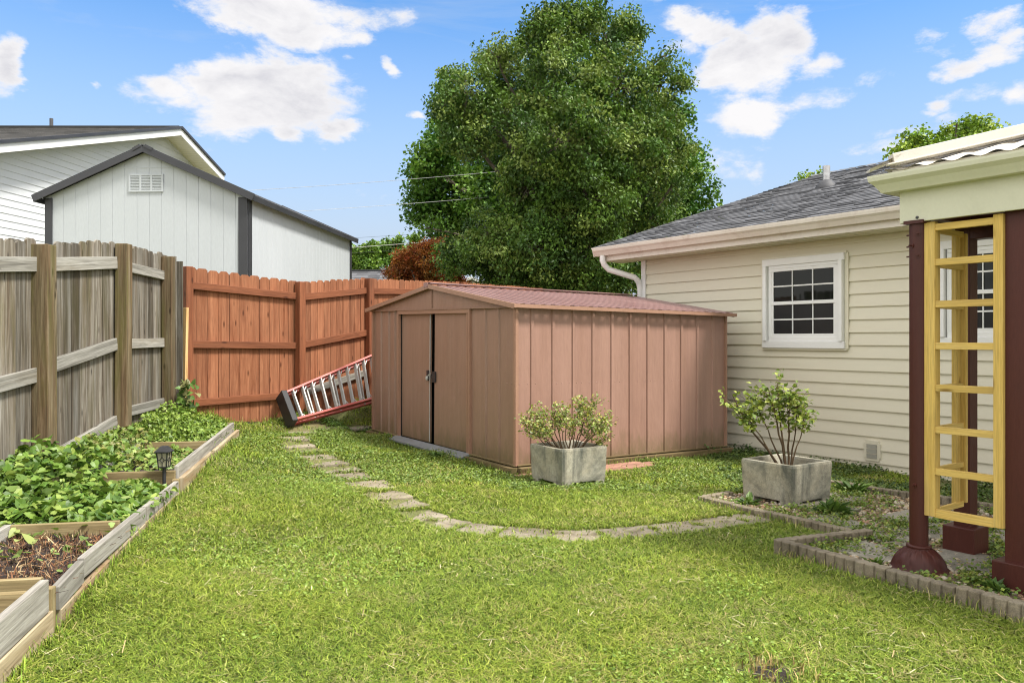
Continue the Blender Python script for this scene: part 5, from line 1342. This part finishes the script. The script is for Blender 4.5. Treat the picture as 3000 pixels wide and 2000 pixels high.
def clover(name, n, box, lsz, ht, seed, cols, th=.1, f=1.6):
    rg = np.random.default_rng(seed); x = rg.uniform(box[0], box[1], n); y = rg.uniform(box[2], box[3], n)
    k = in_view(x, y) & ~removed(x, y, rg) & (vnoise(x, y, f, seed) + .35 * vnoise(x, y, 6, seed + 1) > th); x, y = x[k], y[k]; N = len(x)
    C = np.stack([x, y, gz(x, y) + ht * rg.uniform(.3, 1, N)], 1)
    return tag(npobj(name, leaf_cards(C, rg.uniform(.6, 1.2, N) * lsz, 1.3, .45, 0, .1, rg), LEAF2, palette(N, cols, jit=.18, rg=rg), M['vine_leaf']), kind='stuff')
clover('clover', 90000, (-3.6, 3.6, 7.2, 13.2), .024, .045, 61, [(.125, .20, .034), (.175, .25, .045), (.22, .285, .075), (.085, .14, .026)], -.12)
clover('clover', 42000, (-2.8, 3.0, 2.6, 7.2), .018, .034, 64, [(.15, .25, .035), (.2, .3, .045), (.25, .34, .075)], .25)
# loose clippings lying on the lawn
rg = np.random.default_rng(71); n = 9000; x = rg.uniform(-3, 3.6, n); y = rg.uniform(2.6, 9.5, n); k = in_view(x, y) & ~(inpoly(x, y, SHEDP) | inpoly(x, y, BEDP2) | inpoly(x, y, GRAVEL)) & (vnoise(x, y, 3.3, 5) > .05); x, y = x[k], y[k]; n = len(x)
C = np.stack([x, y, gz(x, y) + rg.uniform(.012, .034, n)], 1); a = rg.uniform(0, 2 * pi, n); d = np.stack([np.cos(a), np.sin(a), rg.normal(size=n) * .2], 1); s = np.stack([-np.sin(a), np.cos(a), 0 * a], 1); L = rg.uniform(.02, .08, n)[:, None]
w = rg.uniform(.001, .0024, n)[:, None]
tag(npobj('dry_clippings', np.stack([C - s * w, C + s * w, C + d * L + s * w, C + d * L - s * w], 1), [(0, 1, 2, 3)], palette(n, [(.42, .36, .19), (.36, .27, .13), (.5, .45, .27)], rg=rg), M['straw']), kind='stuff')
# ------------------------------------------------------------------ trees
def tree(name, label, base, lobes, sprays, per, lsz, cols, trunk_r, seed, sig=.30, aspect=.36, droop=.35, fork=.35, group=None, mat='leaf', trunk_top=None, limb=True):
    """lobes: (centre, radius); foliage is many small leaves gathered in sprays through each lobe's volume"""
    rg = np.random.default_rng(seed); r = random.Random(seed)
    th = thing(name, label, 'tree', base, group); base = Vector(base)
    cen = sum((Vector(c) for c, _ in lobes), Vector()) / len(lobes)
    top = Vector(trunk_top) if trunk_top else Vector((cen.x, cen.y, max(c[2] for c, _ in lobes)))
    mb = MB(); path = []; nseg = 9
    for i in range(nseg + 1):
        f = i / nseg; p = base.lerp(top, f); path.append(p + Vector((r.uniform(-.12, .12) * f, r.uniform(-.12, .12) * f, 0)))
    path[0] = base - UP * .2
    mb.tube(path, [trunk_r * (1.25 if i == 0 else 1) * (1 - .88 * i / nseg) + .012 for i in range(nseg + 1)], 10)
    SP, SW = [], []
    wts = np.array([q ** 2 for _, q in lobes]); wts /= wts.sum()
    cnt = rg.multinomial(sprays, wts)
    for (c, q), k in zip(lobes, cnt):
        c = Vector(c)
        if limb:
            f = max(.12, min(.85, (c.z - base.z) / (top.z - base.z + 1e-6) - fork * r.uniform(.6, 1.2))); i = f * nseg; a = path[int(i)].lerp(path[min(int(i) + 1, nseg)], i - int(i))
            b = c; sc_ = (b - a).length * .16; m = a.lerp(b, .5) + Vector((r.uniform(-1, 1), r.uniform(-1, 1), r.uniform(-.2, 1.4))) * sc_
            pts = []
            for j in range(6):
                g = j / 5; pts.append(a.lerp(m, g).lerp(m.lerp(b, g), g) + Vector([r.uniform(-.09, .09) * (1 if 0 < j < 5 else 0) for _ in range(3)]))
            r0 = trunk_r * .27 * (1 - .5 * f); mb.tube(pts, [r0 * (1 - .7 * j / 5) + .008 for j in range(6)], 7)
        v = rg.normal(size=(k, 3)); v /= np.linalg.norm(v, axis=1)[:, None]; rad = q * rg.uniform(.25, 1.08, k) ** .55
        S = np.array(c[:]) + v * rad[:, None] * np.array([1, 1, .92]); SP.append(S)
        if limb:
            for s_ in S[:max(3, k // 4)]:
                s_ = Vector(s_); mm = c.lerp(s_, .5) + Vector([r.uniform(-.12, .12) for _ in range(3)]); mb.tube([c, mm, s_], [.022, .014, .006], 4, caps=False)
    obj('trunk', mb, M['bark'], th)
    SP = np.concatenate(SP); n = len(SP)
    scol = palette(n, cols, jit=.14, rg=rg); ssig = sig * rg.uniform(.6, 1.25, n)
    off = rg.normal(size=(n * per, 3)); off *= (1.75 * rg.uniform(0, 1, (n * per, 1)) ** .5) / np.linalg.norm(off, axis=1)[:, None]; C = np.repeat(SP, per, 0) + off * np.repeat(ssig, per)[:, None] * np.array([1, 1, .75])
    col = np.repeat(scol, per, 0) * (1 + rg.normal(size=(n * per, 1)) * .2)
    P = leaf_cards(C, rg.uniform(.6, 1.2, n * per) * lsz, .35, aspect, droop, .12, rg)
    npobj('crown', P, LEAF2, np.clip(col, .006, .8), M[mat], th)
    return th
rt = random.Random(77)
def lobes2(L, y, dy, k=1.0, dome=None):
    out = []
    for dx, dyp, rr in L:
        if dome and dx > 1530: dx, rr = dx - 34, rr * .85
        yy = y + rt.uniform(-dy, dy)
        if dome:
            q = 1 - ((dx - dome[0]) / dome[2]) ** 2 - ((dyp - dome[1]) / dome[3]) ** 2; yy = y - dome[4] * math.sqrt(max(q, 0)) * rt.uniform(.75, 1.05) + rt.uniform(-.3, .3) if rt.random() < .8 else y + 1.2
        c = at2(dx, dyp, yy); out.append((c, rr * 1.27551 / FPX * yy * k))
    return out
g1 = [(.064, .126, .021), (.090, .160, .026), (.122, .194, .034), (.172, .232, .052), (.042, .088, .017)]
FT = [(1290, 80, 75), (1240, 60, 40), (1340, 40, 45), (1395, 95, 75), (1450, 60, 38), (1185, 160, 85), (1140, 130, 38), (1075, 215, 75), (1040, 260, 45), (1040, 170, 34), (1290, 200, 110), (1420, 200, 100), (1520, 190, 60), (1555, 130, 26), (1545, 260, 55), (1170, 290, 100), (1075, 310, 62), (1300, 330, 120), (1430, 330, 110), (1545, 340, 65), (1220, 420, 85), (1350, 460, 115), (1480, 440, 95), (1575, 430, 48), (1130, 550, 80), (1060, 590, 55), (1230, 570, 95), (1350, 590, 105), (1440, 560, 90), (1540, 520, 70), (1150, 640, 70), (1270, 660, 80), (1400, 660, 80), (1590, 340, 36), (1585, 270, 25)]
fb_ = at2(1285, 770, 20.5)
tree('broadleaf_tree', 'big broadleaf tree with olive green crown and forked trunk behind the metal shed', (fb_.x, 20.5, .2), lobes2(FT, 20.5, 1.9, dome=(1310, 390, 320, 390, 2.7)), 1900, 92, .098, g1, .26, 101, .21, .30, .75, trunk_top=(fb_.x - .15, 20.6, 9.6))
g2 = [(.040, .105, .015), (.06, .14, .02), (.088, .18, .026), (.13, .23, .036)]
BT = [(1050, 280, 60), (1020, 330, 50), (990, 370, 46), (1080, 370, 90), (1010, 440, 60), (975, 455, 38), (1100, 470, 85), (1030, 520, 58), (985, 525, 30), (1180, 420, 110), (1290, 350, 150), (1400, 400, 150), (1520, 430, 110), (1590, 270, 42), (1605, 350, 38), (1600, 420, 42), (1612, 390, 25), (1580, 480, 50), (1200, 560, 110), (1070, 570, 60), (1350, 560, 140), (1500, 560, 90), (1030, 240, 25), (960, 490, 22), (970, 400, 26)]
bb_ = at2(1290, 740, 29)
tree('broadleaf_tree', 'dark green rounded maple standing behind the big olive green tree, showing at its left edge', (bb_.x, 29, .2), lobes2(BT, 29, 2.2, dome=(1290, 420, 340, 260, 3.2)), 1300, 90, .135, g2, .32, 102, .34, .46, .15)
rm = [(.26, .08, .02), (.34, .125, .028), (.18, .06, .018), (.40, .15, .03), (.24, .12, .03), (.30, .07, .025)]
RT = [(965, 590, 30), (935, 610, 30), (1000, 575, 26), (1005, 610, 34), (1025, 595, 22), (960, 630, 32), (910, 630, 22), (1030, 632, 30), (985, 572, 18), (925, 590, 16), (990, 650, 40), (1008, 556, 12), (930, 655, 36), (1040, 660, 34)]
rb = at2(980, 760, 23.2)
tree('red_maple', 'small rusty red Japanese maple above the red fence, left of the big tree', (rb.x, 23.2, .2), lobes2(RT, 23.2, .5), 420, 90, .075, rm, .09, 103, .13, .3, .3, fork=.5)
fg = [(.11, .20, .03), (.15, .25, .035), (.085, .16, .028), (.19, .28, .045)]
for i, (L, lab, y) in enumerate((([(835, 590, 22), (850, 575, 14), (820, 605, 18), (845, 610, 24), (812, 575, 8)], 'far bright green tree rising beside the corner of the tall white shed', 58), ([(905, 570, 22), (920, 555, 13), (890, 590, 24), (930, 590, 26), (868, 590, 20), (905, 612, 24), (935, 612, 20), (895, 560, 12), (875, 570, 10)], 'far bright green tree behind the grey roof and red maple', 62), ([(950, 560, 9), (953, 548, 6), (955, 575, 12), (950, 600, 20), (960, 620, 20)], 'far slim bright green tree just left of the dark maple', 66))):
    b_ = at2(L[0][0], 700, y); tree('broadleaf_tree', lab, (b_.x, y, .25), lobes2(L, y, .8), 150, 46, .22, fg, .16, 110 + i, .28, .5, .1, group='far bright green trees')
hg = [(.16, .26, .034), (.21, .31, .04), (.11, .19, .026), (.27, .35, .055)]
HT = [(2095, 335, 30), (2110, 315, 18), (2070, 350, 18), (2150, 340, 26), (2190, 315, 32), (2230, 295, 26), (2260, 295, 22), (2225, 325, 36), (2290, 305, 14), (2180, 360, 45), (2280, 350, 45), (2330, 360, 50), (2110, 380, 30)]
hb = at2(2200, 700, 31)
tree('broadleaf_tree', 'leafy light green tree top rising behind the house and patio cover roof', (hb.x, 31, .2), lobes2(HT, 31, 1.2, .85), 230, 46, .16, hg, .2, 121, .26, .42, .2)
HT2 = [(1850, 408, 13), (1888, 405, 12), (1838, 402, 7), (1892, 396, 6), (1870, 430, 30), (1900, 440, 30), (1830, 450, 28)]
hb = at2(1870, 720, 33)
tree('young_tree', 'few leafy twigs poking just above the house roof ridge near the vent pipe', (hb.x, 33, .2), lobes2(HT2, 33, .4), 80, 30, .13, hg, .1, 122, .2, .42, .2, fork=.5)
HT3 = [(1650, 492, 12), (1640, 500, 14), (1665, 510, 16), (1690, 530, 22)]
hb = at2(1670, 740, 26)
tree('young_tree', 'small leafy tree top just above the left slope of the house roof', (hb.x, 26, .2), lobes2(HT3, 26, .4), 50, 30, .12, hg, .08, 123, .17, .42, .2, fork=.5)

# ------------------------------------------------------------------ overhead wires between two utility poles out of frame
def cable(label, p, q, r, sag, mat):
    p, q = Vector(p), Vector(q); mb = MB(); n = 28
    mb.tube([p.lerp(q, i / n) - UP * (sag * 4 * (i / n) * (1 - i / n)) for i in range(n + 1)], r, 6, caps=False); tag(obj('overhead_cable', mb, mat), label, 'cable', 'overhead cables crossing behind the yard')
def wire(a, b, y, r, label, mat='wire', sag=.1):
    (ax, ay), (bx, by) = a, b; sl = (by - ay) / (bx - ax); x0, x1 = 545, bx + 300
    cable(label, at2(x0, ay + sl * (x0 - ax), y), at2(x1, by + sl * (x1 - bx), y + 1), r * .55, sag, M[mat])
wire((995, 400), (1225, 380), 24, .011, 'topmost pale overhead cable crossing the dark maple')
wire((950, 460), (1240, 436), 24.5, .010, 'second highest pale overhead cable crossing the dark maple')
wire((815, 540), (1040, 524), 25, .007, 'thin grey overhead cable running out from the tall shed roof corner', 'wire_dark')
wire((975, 549), (1050, 543), 25.2, .016, 'thick pale overhead cable just above the red maple')
wire((806, 575), (1000, 562), 25.5, .010, 'dark overhead cable crossing the far bright green trees', 'wire_dark')

# ------------------------------------------------------------------ sky, sun, camera
SUN_EL, SUN_AZ = radians(56), radians(118)      # azimuth clockwise from +Y (the view direction)
w = bpy.data.worlds.new('World'); SC.world = w; w.use_nodes = True; nt = w.node_tree
bg = nt.nodes['Background']; bg.inputs['Strength'].default_value = .11
sky = nt.nodes.new('ShaderNodeTexSky'); sky.sky_type = 'NISHITA'; sky.sun_disc = False; sky.sun_elevation = SUN_EL; sky.sun_rotation = SUN_AZ; sky.altitude = 300; sky.air_density = 1.0; sky.dust_density = .6; sky.ozone_density = 2.0
tc = nt.nodes.new('ShaderNodeTexCoord'); dirv = tc.outputs['Generated']
sep = nt.nodes.new('ShaderNodeSeparateXYZ'); nt.links.new(dirv, sep.inputs[0])
az0 = math_(nt, 'ARCTAN2', sep.outputs[0], sep.outputs[1]); el0 = math_(nt, 'ARCSINE', sep.outputs[2]); az, el = az0, el0
comb = nt.nodes.new('ShaderNodeCombineXYZ'); nt.links.new(az, comb.inputs[0]); nt.links.new(math_(nt, 'MULTIPLY', el, 1.9), comb.inputs[1])
ae = comb.outputs[0]
n_big = noise(nt, ae, 5.5, 9, .58, .25); n_fine = noise(nt, ae, 19, 10, .66, .2)
edge = math_(nt, 'ADD', math_(nt, 'MULTIPLY', math_(nt, 'SUBTRACT', n_big, .5), 1.7), math_(nt, 'MULTIPLY', math_(nt, 'SUBTRACT', n_fine, .5), .9))
w1 = noise(nt, ae, 9, 6, .62); w2 = noise(nt, mapping(nt, ae, (1, 1, 1), (5, 9, 2)), 9, 6, .62)
az = math_(nt, 'ADD', az0, math_(nt, 'MULTIPLY', math_(nt, 'SUBTRACT', w1, .5), .085)); el = math_(nt, 'ADD', el0, math_(nt, 'MULTIPLY', math_(nt, 'SUBTRACT', w2, .5), .05))
# clouds: (azimuth, elevation, half width, half height) of the cumulus heaps, in radians of sky
def skydir(dx, dy):
    x = (dx * 1.27551 - 1500) / FPX; z = -(dy * 1.27551 - HZ) / FPX
    return math.atan2(x, 1), math.asin(z / math.sqrt(x * x + 1 + z * z))
CL = [(530, 195, 150, 46, 1.1), (640, 215, 150, 72, 1.25), (520, 265, 130, 50, 1.05), (600, 240, 190, 50, 1.1), (330, 215, 70, 30, .8), (690, 180, 70, 46, 1.0), (370, 200, 90, 36, .9), (440, 240, 160, 34, .9), (225, 212, 22, 16, .7), (640, 20, 210, 44, 1.1), (720, 70, 110, 38, .9), (800, 95, 70, 26, .7), (540, 40, 80, 30, .8), (920, 35, 50, 30, .6), (10, 150, 52, 60, 1.1), (648, 305, 48, 26, .9), (795, 300, 55, 24, .95), (905, 145, 26, 26, .75), (940, 272, 26, 12, .7), (800, 140, 26, 14, .6), (830, 440, 45, 28, .5), (690, 455, 40, 18, .45), (480, 335, 40, 22, .6),
      (1730, 265, 85, 40, 1.1), (1790, 100, 90, 70, 1.05), (1700, 130, 80, 60, 1.0), (1600, 60, 110, 36, .95), (1880, 150, 80, 36, .8), (1930, 100, 40, 22, .6), (1650, 180, 50, 24, .7), (2200, 150, 100, 26, .85), (2290, 120, 90, 36, .9), (2150, 70, 60, 24, .8), (2300, 50, 80, 34, .85), (2150, 248, 46, 18, .75), (2080, 300, 120, 18, .7), (2330, 205, 50, 30, .7), (1780, 340, 120, 22, .45), (1500, 12, 50, 30, .6), (1990, 60, 90, 26, .62), (2040, 170, 110, 26, .6), (2230, 215, 130, 24, .62), (1900, 215, 120, 30, .5), (2120, 110, 120, 26, .66), (1850, 30, 60, 26, .7), (2330, 85, 60, 30, .9), (1560, 110, 80, 30, .6), (2050, 330, 200, 26, .6), (1650, 400, 200, 50, .5), (880, 480, 160, 60, .45)]
dens = None
for dx, dy, hw, hh, amp in CL:
    a0, e0 = skydir(dx, dy); ra = hw * 1.27551 / FPX * cos(a0) ** 2 * 1.15; re = hh * 1.27551 / FPX * 1.15
    u = math_(nt, 'MULTIPLY', math_(nt, 'SUBTRACT', az, a0), 1 / ra); v = math_(nt, 'MULTIPLY', math_(nt, 'SUBTRACT', el, e0), 1 / re)
    d2 = math_(nt, 'ADD', math_(nt, 'MULTIPLY', u, u), math_(nt, 'MULTIPLY', v, v))
    g_ = math_(nt, 'MULTIPLY', math_(nt, 'EXPONENT', math_(nt, 'MULTIPLY', d2, -.9)), amp)
    dens = g_ if dens is None else math_(nt, 'MAXIMUM', dens, g_)
# unseen sky behind and above: brighter overcast added for stronger, more neutral fill light
behind = remap(nt, math_(nt, 'ABSOLUTE', az0), .65, 1.0, 0, .8); high = remap(nt, el0, .5, .75, 0, .8)
dens = math_(nt, 'MAXIMUM', dens, math_(nt, 'MAXIMUM', behind, high))
D = math_(nt, 'ADD', dens, math_(nt, 'MULTIPLY', edge, 1.0))
mask = remap(nt, D, .43, .83); mask_n = nt.nodes[-1]
for nd in (mask_n,): nd.interpolation_type = 'SMOOTHSTEP'
thin = remap(nt, noise(nt, mapping(nt, ae, (1, 3.2, 1)), 3.0, 8, .6, .6), .42, .75, 0, .45)
horizon = remap(nt, el0, .10, .40, 1.0, .0)
veil = math_(nt, 'MAXIMUM', thin, horizon)
# shading of the heaps: undersides a little greyer where the cloud is thick
sh = noise(nt, mapping(nt, ae, (1, 1, 1), (0, -.035, 0)), 7.5, 7, .6, .3)
core = remap(nt, D, .62, 1.2, 0, 1); shade = math_(nt, 'MULTIPLY', remap(nt, sh, .40, .60), core)
cloud = mix(nt, shade, (4.25, 4.2, 4.25), (2.95, 2.95, 3.18))
bright = math_(nt, 'MAXIMUM', behind, high); cloud = mix(nt, math_(nt, 'MINIMUM', math_(nt, 'MULTIPLY', bright, 1.25), 1.0), cloud, (8.2, 8.0, 7.7))
blue = mix(nt, 1.0, sky.outputs[0], (.52, .86, 1.10), 'MULTIPLY')
skyc = mix(nt, veil, blue, (2.65, 3.1, 3.7))
nt.links.new(mix(nt, mask, skyc, cloud), bg.inputs['Color'])

sl = bpy.data.lights.new('Sun', 'SUN'); sl.energy = 3.0; sl.angle = radians(12); sl.color = (1, .96, .89)
so = bpy.data.objects.new('Sun', sl); COL.objects.link(so)
sd = Vector((sin(SUN_AZ) * cos(SUN_EL), cos(SUN_AZ) * cos(SUN_EL), sin(SUN_EL)))
so.rotation_euler = (-sd).to_track_quat('-Z', 'Y').to_euler(); so.location = sd * 40

cam = bpy.data.cameras.new('Camera'); cam.sensor_width = 36; cam.lens = 36 * FPX / 3000; cam.shift_y = -8 / 3000; cam.clip_end = 3000; cam.clip_start = .05
co = bpy.data.objects.new('Camera', cam); COL.objects.link(co); co.location = (0, 0, CAMZ); co.rotation_euler = (pi / 2, 0, 0); SC.camera = co
SC.cycles.filter_width = 1.1
SC.view_settings.view_transform = 'Standard'; SC.view_settings.look = 'None'; SC.view_settings.exposure = 1.06; SC.view_settings.gamma = 1
